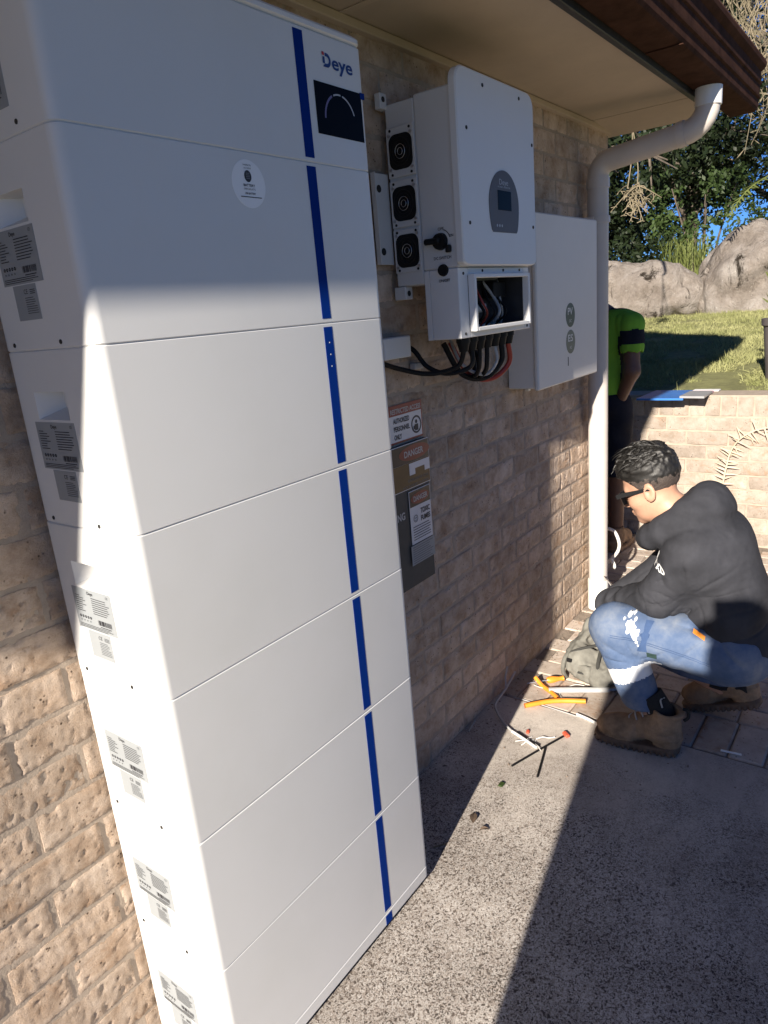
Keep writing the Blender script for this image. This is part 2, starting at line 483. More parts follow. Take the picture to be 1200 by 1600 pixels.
M['canvas'] = mk('grey_canvas', (0.17, 0.165, 0.145), 0.9, 0.3, 16, 0.6, 400, spec=0.2, bdist=0.001)
M['canvas_dark'] = mk('dark_canvas', (0.045, 0.045, 0.042), 0.9, 0.3, 16, 0.6, 400, spec=0.2, bdist=0.001)
M['wood'] = mk('handle_wood', (0.45, 0.27, 0.12), 0.6, 0.2, 30)
M['folder_blue'] = mk('blue_folder', (0.04, 0.17, 0.52), 0.35, 0.12, 9)
M['folder_grey'] = mk('grey_folder', (0.30, 0.30, 0.31), 0.4, 0.1, 9)
M['paper_pink'] = mk('pink_paper', (0.62, 0.30, 0.38), 0.7, 0.1, 9)
M['paper'] = mk('white_paper', (0.74, 0.74, 0.73), 0.7, 0.05, 9)
M['pot'] = mk('charcoal_pot', (0.10, 0.085, 0.08), 0.7, 0.2, 10, 0.3, 80)
M['soil'] = mk('soil', (0.09, 0.065, 0.045), 0.95, 0.4, 25, 0.7, 80, bdist=0.006)
M['dead_leaf'] = mk('dead_leaf', (0.09, 0.06, 0.04), 0.8, 0.3, 40)
M['jacket'] = mk('photographer_jacket', (0.06, 0.07, 0.09), 0.85, 0.2, 10, 0.3, 400)

def mk_leaf(name, a, b, trans=0.25, rough=0.55):
    m, nt, p, vec, oi = mat_base(name)
    p.inputs['Roughness'].default_value = rough; p.inputs['Specular IOR Level'].default_value = 0.3
    c = ramp_n(nt, noise_n(nt, vec, 1.7, 5, 0.75), [(0.3, a), (0.7, b)])
    nt.links.new(c, p.inputs['Base Color'])
    if trans > 0:
        t = nn(nt, 'ShaderNodeBsdfTranslucent'); nt.links.new(c, t.inputs['Color'])
        mx = nn(nt, 'ShaderNodeMixShader'); mx.inputs[0].default_value = trans
        nt.links.new(p.outputs[0], mx.inputs[1]); nt.links.new(t.outputs[0], mx.inputs[2])
        nt.links.new(mx.outputs[0], nt.nodes['Material Output'].inputs['Surface'])
    return m
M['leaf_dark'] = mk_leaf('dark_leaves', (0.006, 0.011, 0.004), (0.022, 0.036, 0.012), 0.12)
M['leaf_mid'] = mk_leaf('mid_leaves', (0.020, 0.038, 0.010), (0.065, 0.10, 0.028), 0.2)
M['leaf_pale'] = mk_leaf('pale_leaves', (0.10, 0.13, 0.03), (0.24, 0.27, 0.09), 0.25)
M['dry'] = mk_leaf('dry_fronds', (0.10, 0.085, 0.05), (0.30, 0.25, 0.17), 0.15, 0.8)
M['grass'] = mk_leaf('grass_blades', (0.17, 0.19, 0.06), (0.42, 0.41, 0.20), 0.2, 0.7)
M['dry_pale'] = mk_leaf('bleached_frond', (0.50, 0.42, 0.31), (0.68, 0.60, 0.48), 0.15, 0.8)
M['bark'] = mk('bark', (0.10, 0.08, 0.06), 0.95, 0.4, 10, 0.8, 40, bdist=0.02)

def mk_concrete():
    m, nt, b, vec, oi = mat_base('exposed_aggregate_concrete')
    b.inputs['Roughness'].default_value = 0.88; b.inputs['Specular IOR Level'].default_value = 0.2
    # packed pebbles: pale stones, dark gaps, and a scatter of dark stones
    v = nn(nt, 'ShaderNodeTexVoronoi'); v.inputs['Scale'].default_value = 230
    wv = nn(nt, 'ShaderNodeVectorMath', operation='ADD'); ns = nn(nt, 'ShaderNodeTexNoise'); ns.inputs['Scale'].default_value = 75; ns.inputs['Detail'].default_value = 4
    nt.links.new(vec, ns.inputs['Vector'])
    sc = nn(nt, 'ShaderNodeVectorMath', operation='SCALE'); sc.inputs['Scale'].default_value = 0.014
    nt.links.new(ns.outputs['Color'], sc.inputs[0]); nt.links.new(vec, wv.inputs[0]); nt.links.new(sc.outputs[0], wv.inputs[1])
    nt.links.new(wv.outputs[0], v.inputs['Vector'])
    sep = nn(nt, 'ShaderNodeSeparateColor'); nt.links.new(v.outputs['Color'], sep.inputs[0])
    stone = ramp_n(nt, sep.outputs[0], [(0.0, (0.10, 0.085, 0.075)), (0.13, (0.20, 0.165, 0.14)), (0.24, (0.44, 0.385, 0.335)), (0.6, (0.56, 0.51, 0.46)), (1.0, (0.68, 0.64, 0.59))])
    gap = ramp_n(nt, noise_n(nt, vec, 330, 3, 0.65, 0.5), [(0.40, (1, 1, 1)), (0.49, (0, 0, 0))])
    big = ramp_n(nt, noise_n(nt, vec, 5, 4, 0.7), [(0.30, (0.35, 0.35, 0.35)), (0.62, (1, 1, 1))])
    c = mix_n(nt, mix_n(nt, 1.0, gap, big, 'MULTIPLY'), stone, (0.075, 0.062, 0.052))
    # cement film, cut dust and foot traffic over the stones; thicker towards the work area
    sx = nn(nt, 'ShaderNodeSeparateXYZ'); nt.links.new(vec, sx.inputs[0])
    tc = nn(nt, 'ShaderNodeTexCoord'); sy = nn(nt, 'ShaderNodeSeparateXYZ'); nt.links.new(tc.outputs['Object'], sy.inputs[0])
    mr = nn(nt, 'ShaderNodeMapRange'); mr.inputs[1].default_value = 0.75; mr.inputs[2].default_value = 1.5; mr.inputs[3].default_value = -0.22; mr.inputs[4].default_value = 0.20
    nt.links.new(sy.outputs[0], mr.inputs[0])
    ad = nn(nt, 'ShaderNodeMath', operation='ADD'); nt.links.new(noise_n(nt, vec, 4.5, 7, 0.72, 0.6), ad.inputs[0]); nt.links.new(mr.outputs[0], ad.inputs[1])
    film = ramp_n(nt, ad.outputs[0], [(0.40, (0, 0, 0)), (0.72, (0.82, 0.82, 0.82))])
    c = mix_n(nt, film, c, (0.63, 0.57, 0.505))
    damp = ramp_n(nt, noise_n(nt, vec, 2.2, 5, 0.65, 0.5), [(0.30, (0.62, 0.60, 0.59)), (0.60, (1.0, 1.0, 1.0))])
    c = mix_n(nt, 1.0, c, damp, 'MULTIPLY')
    nt.links.new(c, b.inputs['Base Color'])
    n1 = bump_n(nt, b, noise_n(nt, vec, 330, 3, 0.65, 0.5), 0.5, 0.004)
    bump_n(nt, b, noise_n(nt, vec, 30, 4), 0.25, 0.006, n1)
    return m
M['concrete'] = mk_concrete()
M['paver'] = mk_brick('clay_paver', [(0.25, (0.34, 0.27, 0.22)), (0.5, (0.46, 0.39, 0.33)), (0.75, (0.55, 0.48, 0.42))], 0.3, 0.16)
M['joint'] = mk('joint_sand', (0.22, 0.18, 0.145), 0.95, 0.3, 30, 0.5, 200)

def mk_rock():
    m, nt, b, vec, oi = mat_base('weathered_boulder')
    b.inputs['Roughness'].default_value = 0.95; b.inputs['Specular IOR Level'].default_value = 0.1
    c = ramp_n(nt, noise_n(nt, vec, 2.6, 8, 0.75, 0.4), [(0.25, (0.13, 0.105, 0.085)), (0.45, (0.26, 0.225, 0.195)), (0.60, (0.35, 0.315, 0.285)), (0.78, (0.47, 0.44, 0.41))])
    mp = nn(nt, 'ShaderNodeMapping'); mp.inputs['Scale'].default_value = (1.0, 1.0, 0.35); nt.links.new(vec, mp.inputs['Vector'])
    st = ramp_n(nt, noise_n(nt, mp.outputs[0], 2.4, 8, 0.78, 0.9), [(0.555, (0, 0, 0)), (0.62, (1, 1, 1))])
    c = mix_n(nt, st, c, (0.035, 0.028, 0.022))
    li = ramp_n(nt, noise_n(nt, vec, 17, 5, 0.7), [(0.655, (0, 0, 0)), (0.70, (1, 1, 1))])
    c = mix_n(nt, li, c, (0.64, 0.61, 0.55))
    nt.links.new(c, b.inputs['Base Color'])
    n1 = bump_n(nt, b, noise_n(nt, vec, 5, 8, 0.75, 0.5), 0.9, 0.12)
    bump_n(nt, b, noise_n(nt, vec, 45, 5, 0.7), 0.7, 0.015, n1)
    return m
M['rock'] = mk_rock()
# ------------------------------------------------------------------ ground, slab, paving
YW = 0.285                                    # face of the house wall
M['yard'] = mk('yard_turf', (0.075, 0.085, 0.035), 0.95, 0.35, 6, 0.6, 60, bdist=0.01)  # unseen turf past the path, kept dark to cut bounced light
o = MB().add([(-150, -150, -0.07), (150, -150, -0.07), (150, 150, -0.07), (-150, 150, -0.07)], [(0, 1, 2, 3)]).build('ground', M['yard'])
tag(o, kind='structure')
o = MB().box(-7.0, 1.70, -1.75, YW + 0.02, -0.12, 0.0, 0.004).build('concrete_path', M['concrete']); tag(o, kind='structure')
M['grit'] = mk('grit', (0.22, 0.17, 0.13), 0.9, 0.7, 40)
paving = MB().box(1.702, 4.0, -1.75, 3.2, -0.12, -0.007).build('paving', M['joint']); tag(paving, kind='structure')

def cushion(L, W, H, c=0.004, jit=0.0015, rng=None):
    """one laid unit: chamfered block, origin at its lower corner"""
    bm = bmesh.new(); bmesh.ops.create_cube(bm, size=1.0)
    for v in bm.verts: v.co = Vector(((v.co.x + .5) * L, (v.co.y + .5) * W, (v.co.z + .5) * H))
    bmesh.ops.bevel(bm, geom=bm.edges[:], offset=c, segments=1, affect='EDGES')
    for v in bm.verts: v.co += Vector((random.uniform(-jit, jit), random.uniform(-jit, jit), random.uniform(-jit, jit)))
    return bm

PAV_L, PAV_W = 0.230, 0.114
pav_meshes = []
for k in range(6):
    pav_meshes.append(MB().bm(cushion(PAV_W - .006, PAV_L - .006, 0.05, 0.005)).mesh('paver', M['paver'], 30))
pav_head = [MB().bm(cushion(PAV_L - .006, PAV_W - .006, 0.05, 0.005)).mesh('paver', M['paver'], 30) for k in range(4)]
rest = MB()
def lay_paver(me, x, y, w, l):
    z = -0.05 + random.uniform(-.0016, .0016)
    if y > -1.15 and y < 1.0 and not (x < 2.95 and y > YW - 0.02):
        b = bpy.data.objects.new('paver', me); COL.objects.link(b); b.parent = paving
        b.location = (x, y, z); b.rotation_euler = (random.uniform(-.004, .004), random.uniform(-.006, .006), random.uniform(-.008, .008))
    else: rest.box(x, x + w - .006, y, y + l - .006, -0.05, 0.0, 0.004)
y = -1.72
while y < YW - 0.03:
    lay_paver(random.choice(pav_head), 1.71, y, PAV_L, min(PAV_W, YW - y)); y += PAV_W
x = 1.71 + PAV_L; r = 0
while x < 3.85:
    y = -1.72 + (PAV_L / 2 if r % 2 else 0)
    ymax = YW - 0.12 if x < 2.96 else 1.5
    while y < ymax:
        lay_paver(random.choice(pav_meshes), x, y, PAV_W, PAV_L); y += PAV_L
    x += PAV_W; r += 1
o = rest.build('pavers', M['paver'], paving, local=True); tag(o, kind='stuff')

gb = MB(); rg = random.Random(3)
for k in range(420):
    wall_side = rg.random() < .6
    x = rg.uniform(.72, 2.7); y = (YW - abs(rg.gauss(0, .05)) - .008) if wall_side else rg.uniform(-.95, .24)
    r_ = abs(rg.gauss(0, .0016)) + .0012; a = rg.uniform(0, 6.28); c_, s_ = math.cos(a), math.sin(a); e = rg.uniform(1, 2.4)
    vs = [(x + r_ * e * c_, y + r_ * e * s_, .001), (x - r_ * s_, y + r_ * c_, .0008), (x - r_ * e * c_, y - r_ * e * s_, .001), (x + r_ * s_, y - r_ * c_, .0008), (x, y, .001 + r_ * rg.uniform(.6, 1.2))]
    gb.add(vs, [(0, 1, 4), (1, 2, 4), (2, 3, 4), (3, 0, 4)])
gr_ = gb.build('grit', M['grit'], angle=None, fix=False); tag(gr_, 'loose grit and crumbs scattered on the path along the wall', 'grit', kind='stuff')

# ------------------------------------------------------------------ rock-faced wall bricks
def brick_mesh(name, L, H, D, mat, amp=0.004, nx=14, nz=6, seed=0, axis='y'):
    """rough front face (towards -y), chipped arrises, origin lower left of the face"""
    rs = np.random.default_rng(seed)
    X = np.linspace(0, L, nx); Z = np.linspace(0, H, nz)
    g = np.stack(np.meshgrid(X, Z, indexing='ij'), -1)
    P3 = np.stack([g[..., 0], g[..., 1], np.zeros_like(g[..., 0])], -1).reshape(-1, 3)
    rid = 1 - np.abs(fbm(P3, 55, 3, seed + 20))
    comb = vnoise(P3 * np.array([1.0, 0.16, 1.0]), 130, seed + 60)
    pits = np.clip(fbm(P3, 75, 2, seed + 70) - .52, 0, 1)
    fine = fbm(P3, 120, 2, seed + 33)
    d = (fbm(P3, 20, 3, seed) * amp * .8 + rid * amp * .45 + fine * amp * .42 + comb * amp * .45 - pits * amp * 4.5).reshape(nx, nz)
    chip = fbm(P3, 26, 3, seed + 90).reshape(nx, nz)
    ex = np.minimum(g[..., 0], L - g[..., 0]); ez = np.minimum(g[..., 1], H - g[..., 1]); ed = np.minimum(ex, ez)
    edge = np.exp(-(ed / .0048) ** 2); wide = np.exp(-(ed / .009) ** 2)
    yy = -d + edge * 0.0022 + wide * 0.009 * np.clip(chip - .28, 0, 1)
    xx = g[..., 0] + rs.normal(0, 0.0006, (nx, nz)); zz = g[..., 1] + rs.normal(0, 0.0006, (nx, nz))
    xx[0] = np.clip(xx[0], 0, None); xx[-1] = np.clip(xx[-1], None, L)
    V = [(xx[i, j], yy[i, j], zz[i, j]) for i in range(nx) for j in range(nz)]
    F = [(i * nz + j, (i + 1) * nz + j, (i + 1) * nz + j + 1, i * nz + j + 1) for i in range(nx - 1) for j in range(nz - 1)]
    rim = [i * nz for i in range(nx)] + [(nx - 1) * nz + j for j in range(1, nz)] + [i * nz + nz - 1 for i in range(nx - 2, -1, -1)] + [j for j in range(nz - 2, 0, -1)]
    b0 = len(V)
    for k in rim: V.append((V[k][0], D, V[k][2]))
    n = len(rim)
    F += [(rim[k], b0 + k, b0 + (k + 1) % n, rim[(k + 1) % n]) for k in range(n)]
    F.append(tuple(range(b0, b0 + n)))
    if axis == 'x': V = [(v[1], -v[0], v[2]) for v in V]      # rough face turned towards -x, running along -y
    mb = MB(); mb.v = V; mb.f = F
    return mb.mesh(name, mat, 50)

house = empty('brick_house', (3.0, YW, 0), 'single storey house of rough sandstone-coloured brick with brown gutter and beige eave', 'house')
HX1 = 3.0
core = MB().box(-3.0, HX1 - 0.006, YW + 0.0026, 5.0, -0.1, 2.31).build('wall', M['mortar'], house)
PH, PL, JT = 0.0885, 0.240, 0.011
full = [brick_mesh('brick', PL - JT, PH - JT, 0.05, M['brick'], 0.0017, nx=46, nz=17, seed=s) for s in range(14)]
half = [brick_mesh('brick', 0.12 - JT, PH - JT, 0.05, M['brick'], 0.0017, nx=22, nz=17, seed=40 + s) for s in range(4)]
hidden = MB()
def lay(me, x, z, L):
    vis = (x < 0.06 and x > -0.55 and z < 1.75) or (x > 0.92)
    if vis:
        b = bpy.data.objects.new('brick', me); COL.objects.link(b); b.parent = core
        b.location = (x, YW + random.uniform(-.0010, .0008), z + random.uniform(-.001, .001))
        b.rotation_euler = (random.uniform(-.006, .006), random.uniform(-.003, .003), random.uniform(-.003, .003))
    else:
        hidden.box(x, x + L - JT, YW, YW + .05, z, z + PH - JT, .002)
z = 0.0045; r = 0
while z + PH < 2.33:
    off = (0.098 if r % 2 else -0.018) + random.uniform(-.006, .006)
    k = math.floor((-2.4 - off) / PL); x = off + k * PL
    while x < HX1 - 0.02:
        if x + PL - JT <= HX1: lay(random.choice(full), x, z, PL)
        else:
            L = HX1 - x
            if L > 0.05:
                me = brick_mesh('brick', L, PH - JT, 0.05, M['brick'], 0.0017, nx=18, nz=15, seed=200 + r); lay(me, x, z, L)
        x += PL
    z += PH; r += 1
hb = hidden.build('bricks', M['brick'], core, angle=50, fix=False); tag(hb, kind='stuff')

# eave
ZS = 2.30
soffit = MB().box(-3.0, 2.735, -0.147, YW + 0.03, ZS, ZS + 0.006, 0.001).build('soffit', M['soffit'], house)
mb = MB()
mb.add([(2.738, -0.147, ZS - 0.001), (3.02, -0.147, 2.272), (3.02, YW + 0.03, 2.272), (2.738, YW + 0.03, ZS - 0.001),
        (2.738, -0.147, ZS + 0.01), (3.02, -0.147, 2.285), (3.02, YW + 0.03, 2.285), (2.738, YW + 0.03, ZS + 0.01)],
       [(0, 1, 2, 3), (7, 6, 5, 4), (0, 4, 5, 1), (1, 5, 6, 2), (2, 6, 7, 3), (3, 7, 4, 0)])
mb.build('soffit_end', M['soffit'], house)
MB().box(0.995, 1.017, -0.146, YW + 0.0, ZS - 0.004, ZS - 0.0005, 0.001).build('soffit_joint', M['soffit'], soffit)
MB().box(-3.0, 3.02, YW - 0.022, YW + 0.004, ZS - 0.024, ZS - 0.002, 0.002).build('eave_trim', M['soffit'], house)
MB().box(-3.0, 3.05, -0.170, -0.1485, ZS - 0.018, 2.50, 0.002).build('fascia', M['fascia'], house)
prof = [(-0.172, 2.303), (-0.268, 2.303), (-0.281, 2.309), (-0.287, 2.320), (-0.288, 2.352), (-0.296, 2.357), (-0.297, 2.364), (-0.290, 2.370),
        (-0.291, 2.408), (-0.298, 2.413), (-0.299, 2.421), (-0.292, 2.427), (-0.293, 2.462), (-0.302, 2.468), (-0.312, 2.480), (-0.314, 2.494),
        (-0.308, 2.507), (-0.296, 2.512), (-0.286, 2.506), (-0.283, 2.495), (-0.172, 2.49)]
gutter = MB().prism(prof, lambda a, b: (-3.0, a, b), lambda a, b: (3.32, a, b)).build('gutter', M['brown'], house, angle=25)
for gx in (1.02, 2.02):
    MB().box(gx, gx + 0.018, -0.292, -0.174, 2.2985, 2.3015, 0.001).build('gutter_strap', M['brown'], gutter)
rf = [(-0.275, 2.515), (-0.275, 2.555), (5.2, 4.75), (5.2, 4.70)]
MB().prism(rf, lambda a, b: (-3.2, a, b), lambda a, b: (3.34, a, b)).build('roof', M['tile'], house)
MB().prism([(-0.144, 2.31), (-0.144, 2.56), (5.0, 4.66), (5.0, 2.31)], lambda a, b: (3.02, a, b), lambda a, b: (3.045, a, b)).build('gable_board', M['soffit'], house)

# downpipe
PX, PY, PR = 2.66, 0.215, 0.0455
path = [(PX, PY, 0.045), (PX, PY, 1.0), (PX, PY, 2.055)]
for k in range(1, 7):
    a = math.radians(90 * k / 6 * 0.95); path.append((PX, PY - 0.062 * (1 - math.cos(a)), 2.055 + 0.062 * math.sin(a)))
path += [(PX, -0.13, 2.155)]
for k in range(1, 7):
    a = math.radians(90 * k / 6); path.append((PX, -0.135 - 0.09 * math.sin(a), 2.157 + 0.09 * (1 - math.cos(a))))
path += [(PX, -0.225, 2.30)]
pipe = MB().tube(path, PR, 24).build('downpipe', M['pvc'], house, angle=50)
MB().tube([(PX, PY, 2.01), (PX, PY, 2.05)], PR + 0.004, 24).build('pipe_collar', M['pvc'], pipe)
MB().tube([(PX, -0.115, 2.1535), (PX, -0.145, 2.158)], PR + 0.004, 24).build('pipe_collar', M['pvc'], pipe)
MB().tube([(PX, -0.225, 2.237), (PX, -0.225, 2.302)], PR + 0.004, 24).build('gutter_outlet', M['pvc_white'], pipe)
MB().tube([(PX, PY, 0.02), (PX, PY, 0.175)], PR + 0.0045, 24).build('pipe_socket', M['pvc_white'], pipe)
mb = MB(); mb.tube([(PX, PY, 1.868), (PX, PY, 1.895)], PR + 0.0065, 24); mb.box(PX - 0.10, PX + 0.02, YW - 0.014, YW - 0.005, 1.862, 1.898, 0.002); mb.box(PX - 0.062, PX - 0.046, PY, YW, 1.866, 1.894, 0.001)
mb.build('pipe_bracket', M['pvc'], pipe)

# ------------------------------------------------------------------ retaining wall, lawn
RX, RT = 3.95, 0.93
rw = empty('retaining_wall', (RX, 0.4, 0), 'low pale brick retaining wall with upright top course below the lawn', 'wall')
rcore = MB().box(RX + 0.008, RX + 0.22, -2.6, 2.6, -0.1, RT - 0.006).build('wall', M['mortar'], rw)
rfull = [brick_mesh('brick', PL - JT, 0.0860 - JT, 0.05, M['brick2'], 0.002, seed=300 + s, axis='x') for s in range(8)]
rs_ = [brick_mesh('brick', 0.090 - 0.010, 0.112, 0.06, M['brick2'], 0.002, nx=6, nz=6, seed=330 + s, axis='x') for s in range(6)]
far = MB(); z = 0.004; r = 0
def lay_r(me, y, z):
    if -1.0 < y < 1.15:
        b = bpy.data.objects.new('brick', me); COL.objects.link(b); b.parent = rcore
        b.location = (RX + random.uniform(-.003, .003), y, z); b.rotation_euler = (random.uniform(-.006, .006), random.uniform(-.01, .01), random.uniform(-.01, .01))
    else: far.add([v.co + Vector((RX, y, z)) for v in me.vertices], [tuple(p.vertices) for p in me.polygons])
while z + 0.086 < RT - 0.115:
    y = -2.4 + (0.12 if r % 2 else 0)
    while y < 2.6: lay_r(random.choice(rfull), y, z); y += PL
    z += 0.0885; r += 1
ztop = z
y = -2.5
while y < 2.6: lay_r(random.choice(rs_), y, ztop + 0.002); y += 0.090
RT = ztop + 0.114
ob = far.build('bricks', M['brick2'], rcore, angle=50, fix=False); tag(ob, kind='stuff')

def lawn_z(x, y): return RT - 0.012 + 0.062 * np.clip(x - 4.1, 0, 40) + 0.0 * y
nx, ny = 60, 50
X = np.linspace(4.0, 30, nx); Y = np.linspace(-12, 16, ny)
gx, gy = np.meshgrid(X, Y, indexing='ij')
gz = lawn_z(gx, gy) + 0.012 * fbm(np.stack([gx, gy, gx * 0], -1).reshape(-1, 3), 1.3, 3, 3).reshape(nx, ny)
gz[0] = RT - 0.02
V = np.stack([gx, gy, gz], -1).reshape(-1, 3)
Q = np.array([(i * ny + j, (i + 1) * ny + j, (i + 1) * ny + j + 1, i * ny + j + 1) for i in range(nx - 1) for j in range(ny - 1)])
M['turf'] = mk('turf_soil', (0.17, 0.17, 0.065), 0.95, 0.3, 12, 0.8, 90, bdist=0.01)
o = np_obj('lawn', V, Q, M['turf']); tag(o, kind='structure')

def blades(n, xs, ys, zs, hmin, hmax, w, lean=0.5):
    a = RNG.uniform(0, 2 * np.pi, n); h = RNG.uniform(hmin, hmax, n); le = RNG.normal(0, lean, n) * h
    b = RNG.uniform(0, 2 * np.pi, n)
    base = np.stack([xs, ys, zs - 0.004], -1)
    t = np.stack([np.cos(a), np.sin(a), np.zeros(n)], -1) * (w * RNG.uniform(.6, 1.3, n))[:, None]
    d = np.stack([np.cos(b) * le, np.sin(b) * le, h], -1)
    V = np.stack([base - t, base + t, base + d * 0.55 + t * 0.7 + np.stack([np.cos(b), np.sin(b), b * 0], -1) * (-0.1 * le)[:, None], base + d], 1).reshape(-1, 3)
    Q = np.arange(n * 4).reshape(n, 4)
    return V, Q
n = 70000
xs = 4.17 + (9.6 - 4.17) * RNG.uniform(0, 1, n) ** 1.25; 
ylo = -0.9 + (xs - 4) * 0.05; yhi = 0.75 + (xs - 4) * 0.42
ys = ylo + (yhi - ylo) * RNG.uniform(0, 1, n)
zs = lawn_z(xs, ys) + 0.012 * fbm(np.stack([xs, ys, xs * 0], -1), 1.3, 3, 3)
pn = fbm(np.stack([xs, ys, xs * 0], -1), 2.2, 3, 8)
kp = pn > -0.55 + RNG.uniform(0, .25, n); xs, ys, zs, pn = xs[kp], ys[kp], zs[kp], pn[kp]; n = len(xs)
V, Q = blades(n, xs, ys, zs, 0.012, 0.038, 0.0028, 0.9)
V = V.reshape(n, 4, 3); V[:, 2:, 2] = zs[:, None] + (V[:, 2:, 2] - zs[:, None]) * (1 + .7 * pn + (RNG.uniform(0, 1, n) > .96) * 1.6)[:, None]; V = V.reshape(-1, 3)
o = np_obj('grass', V, Q, M['grass'], smooth=False); tag(o, 'short sunlit grass blades covering the lawn', 'grass', kind='stuff')

# ------------------------------------------------------------------ boulders
A1 = np.array([1.0, 1.0, 0.6])
def boulder(label, c, r, seed, h=0.045, flat=0.0):
    c = np.array(c, float); r = np.array(r, float)
    lo = c - r * 1.3; hi = c + r * 1.3
    def fn(P):
        d = d_ell(P, c, r)
        d = smax(d, -(P[:, 0] - (c[0] - r[0] * 0.78)), 0.12)
        crack = np.exp(-(fbm(P * A1, 1.1, 3, seed + 30) / .05) ** 2)
        return d + 0.20 * fbm(P, 1.2, 4, seed) * r.min() + 0.07 * np.abs(fbm(P, 2.6, 3, seed + 9)) + 0.05 * crack 
    V, Q = nets(fn, lo, hi, h)
    o = np_obj('boulder', V, Q, M['rock']); tag(o, label, 'boulder', 'boulders along the back of the lawn'); return o
boulder('low flat grey boulder behind the worker in the green shirt', (9.5, 2.35, 1.45), (0.75, 1.12, 0.52), 1)
boulder('tall rounded boulder with dark streaks, right of the low one', (9.55, 0.35, 1.42), (0.80, 1.12, 0.83), 5)

# ------------------------------------------------------------------ trees and plants
def leaf_cloud(centers, radii, n, size, aspect=0.5, droop=0.2):
    k = len(centers); w = np.array([np.prod(r) for r in radii]); w = w / w.sum()
    ids = RNG.choice(k, n, p=w)
    C = np.array(centers)[ids]; R = np.array(radii)[ids]
    u = RNG.normal(size=(n, 3)); u /= np.linalg.norm(u, axis=1)[:, None]
    # leaves sit in twig clumps so that light gets between them
    rad = RNG.uniform(0.35, 1.0, n) ** 0.5
    P = C + u * R * rad[:, None]
    keep = fbm(P, 1.5, 3, 11) > -0.22
    P = P[keep]; n = len(P)
    a = RNG.normal(size=(n, 3)); a /= np.linalg.norm(a, axis=1)[:, None]; a[:, 2] -= droop; a /= np.linalg.norm(a, axis=1)[:, None]
    b = np.cross(a, RNG.normal(size=(n, 3))); b /= np.linalg.norm(b, axis=1)[:, None]
    s = size * RNG.uniform(0.6, 1.4, n)[:, None]
    V = np.stack([P - a * s * .5, P + b * s * aspect * .5, P + a * s * .5, P - b * s * aspect * .5], 1).reshape(-1, 3)
    return V, np.arange(4 * n).reshape(n, 4)

def tree(label, base, height, clumps, n, size, mat, trunk_r=0.16, lean=(0, 0), cat='tree', group='trees beyond the boulders'):
    base = Vector(base)
    root = empty('leafy_tree', base, label, cat, group)
    top = base + Vector((lean[0], lean[1], height * 0.8))
    mid = base.lerp(top, 0.5) + Vector((random.uniform(-.2, .2), random.uniform(-.2, .2), 0))
    mb = MB(); mb.tube([base - Vector((0, 0, .2)), mid, top], lambda t: trunk_r * (1 - 0.75 * t), 10, smooth=6)
    for c, r in clumps:
        s = base.lerp(top, random.uniform(0.25, 0.8)); e = Vector(c); m_ = s.lerp(e, 0.5) + Vector((0, 0, random.uniform(.1, .5)))
        mb.tube([s, m_, e], lambda t: trunk_r * 0.4 * (1 - 0.85 * t), 7, smooth=5)
        for q in range(3):
            e2 = e + Vector([random.uniform(-1, 1) * k for k in r]); mb.tube([m_.lerp(e, .6), e2], lambda t: trunk_r * 0.13 * (1 - .8 * t) + .004, 5)
    mb.build('trunk', M['bark'], root)
    V, Q = leaf_cloud([c for c, r in clumps], [r for c, r in clumps], n, size)
    np_obj('crown', V, Q, mat, root, smooth=False)
    return root

def clumps(c, r, k, spread, seed):
    rs = np.random.default_rng(seed); out = []
    for i in range(k):
        p = np.array(c) + rs.normal(size=3) * np.array(spread); rr = np.array(r) * rs.uniform(0.6, 1.2)
        out.append((tuple(p), tuple(rr)))
    return out
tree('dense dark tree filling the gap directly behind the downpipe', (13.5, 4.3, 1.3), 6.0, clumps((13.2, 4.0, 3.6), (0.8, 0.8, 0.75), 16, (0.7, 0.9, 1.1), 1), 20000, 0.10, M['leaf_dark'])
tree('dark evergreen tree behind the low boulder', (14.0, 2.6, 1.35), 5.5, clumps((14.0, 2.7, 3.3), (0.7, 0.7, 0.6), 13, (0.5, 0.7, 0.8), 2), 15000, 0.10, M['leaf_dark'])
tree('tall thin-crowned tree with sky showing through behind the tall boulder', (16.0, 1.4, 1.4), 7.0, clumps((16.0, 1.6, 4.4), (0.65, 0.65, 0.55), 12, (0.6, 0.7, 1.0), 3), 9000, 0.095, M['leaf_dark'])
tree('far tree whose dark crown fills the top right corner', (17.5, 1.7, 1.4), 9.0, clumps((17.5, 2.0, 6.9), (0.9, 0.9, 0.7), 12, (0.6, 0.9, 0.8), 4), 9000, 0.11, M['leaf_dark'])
def bush(label, clp, n, size, mat, base):
    root = empty('garden_shrub', base, label, 'shrub', 'shrubs behind the boulders')
    mb = MB()
    for c, r in clp: mb.tube([Vector(base), Vector(base).lerp(Vector(c), .5) + Vector((.05, .05, .1)), Vector(c)], lambda t: .025 * (1 - .7 * t), 6, smooth=4)
    mb.build('stem', M['bark'], root)
    V, Q = leaf_cloud([c for c, r in clp], [r for c, r in clp], n, size, 0.45)
    np_obj('foliage', V, Q, mat, root, smooth=False)
bush('mid green shrub rising behind the gap between the two boulders', clumps((11.6, 1.75, 2.65), (0.35, 0.35, 0.35), 9, (.3, .4, .28), 6), 5000, 0.085, M['leaf_mid'], (11.6, 1.75, 1.3))
bush('dark-leaved shrub behind the low boulder beside the downpipe', clumps((12.0, 3.1, 2.4), (0.4, 0.45, 0.4), 9, (.3, .5, .3), 8), 5000, 0.09, M['leaf_dark'], (12.0, 3.1, 1.3))

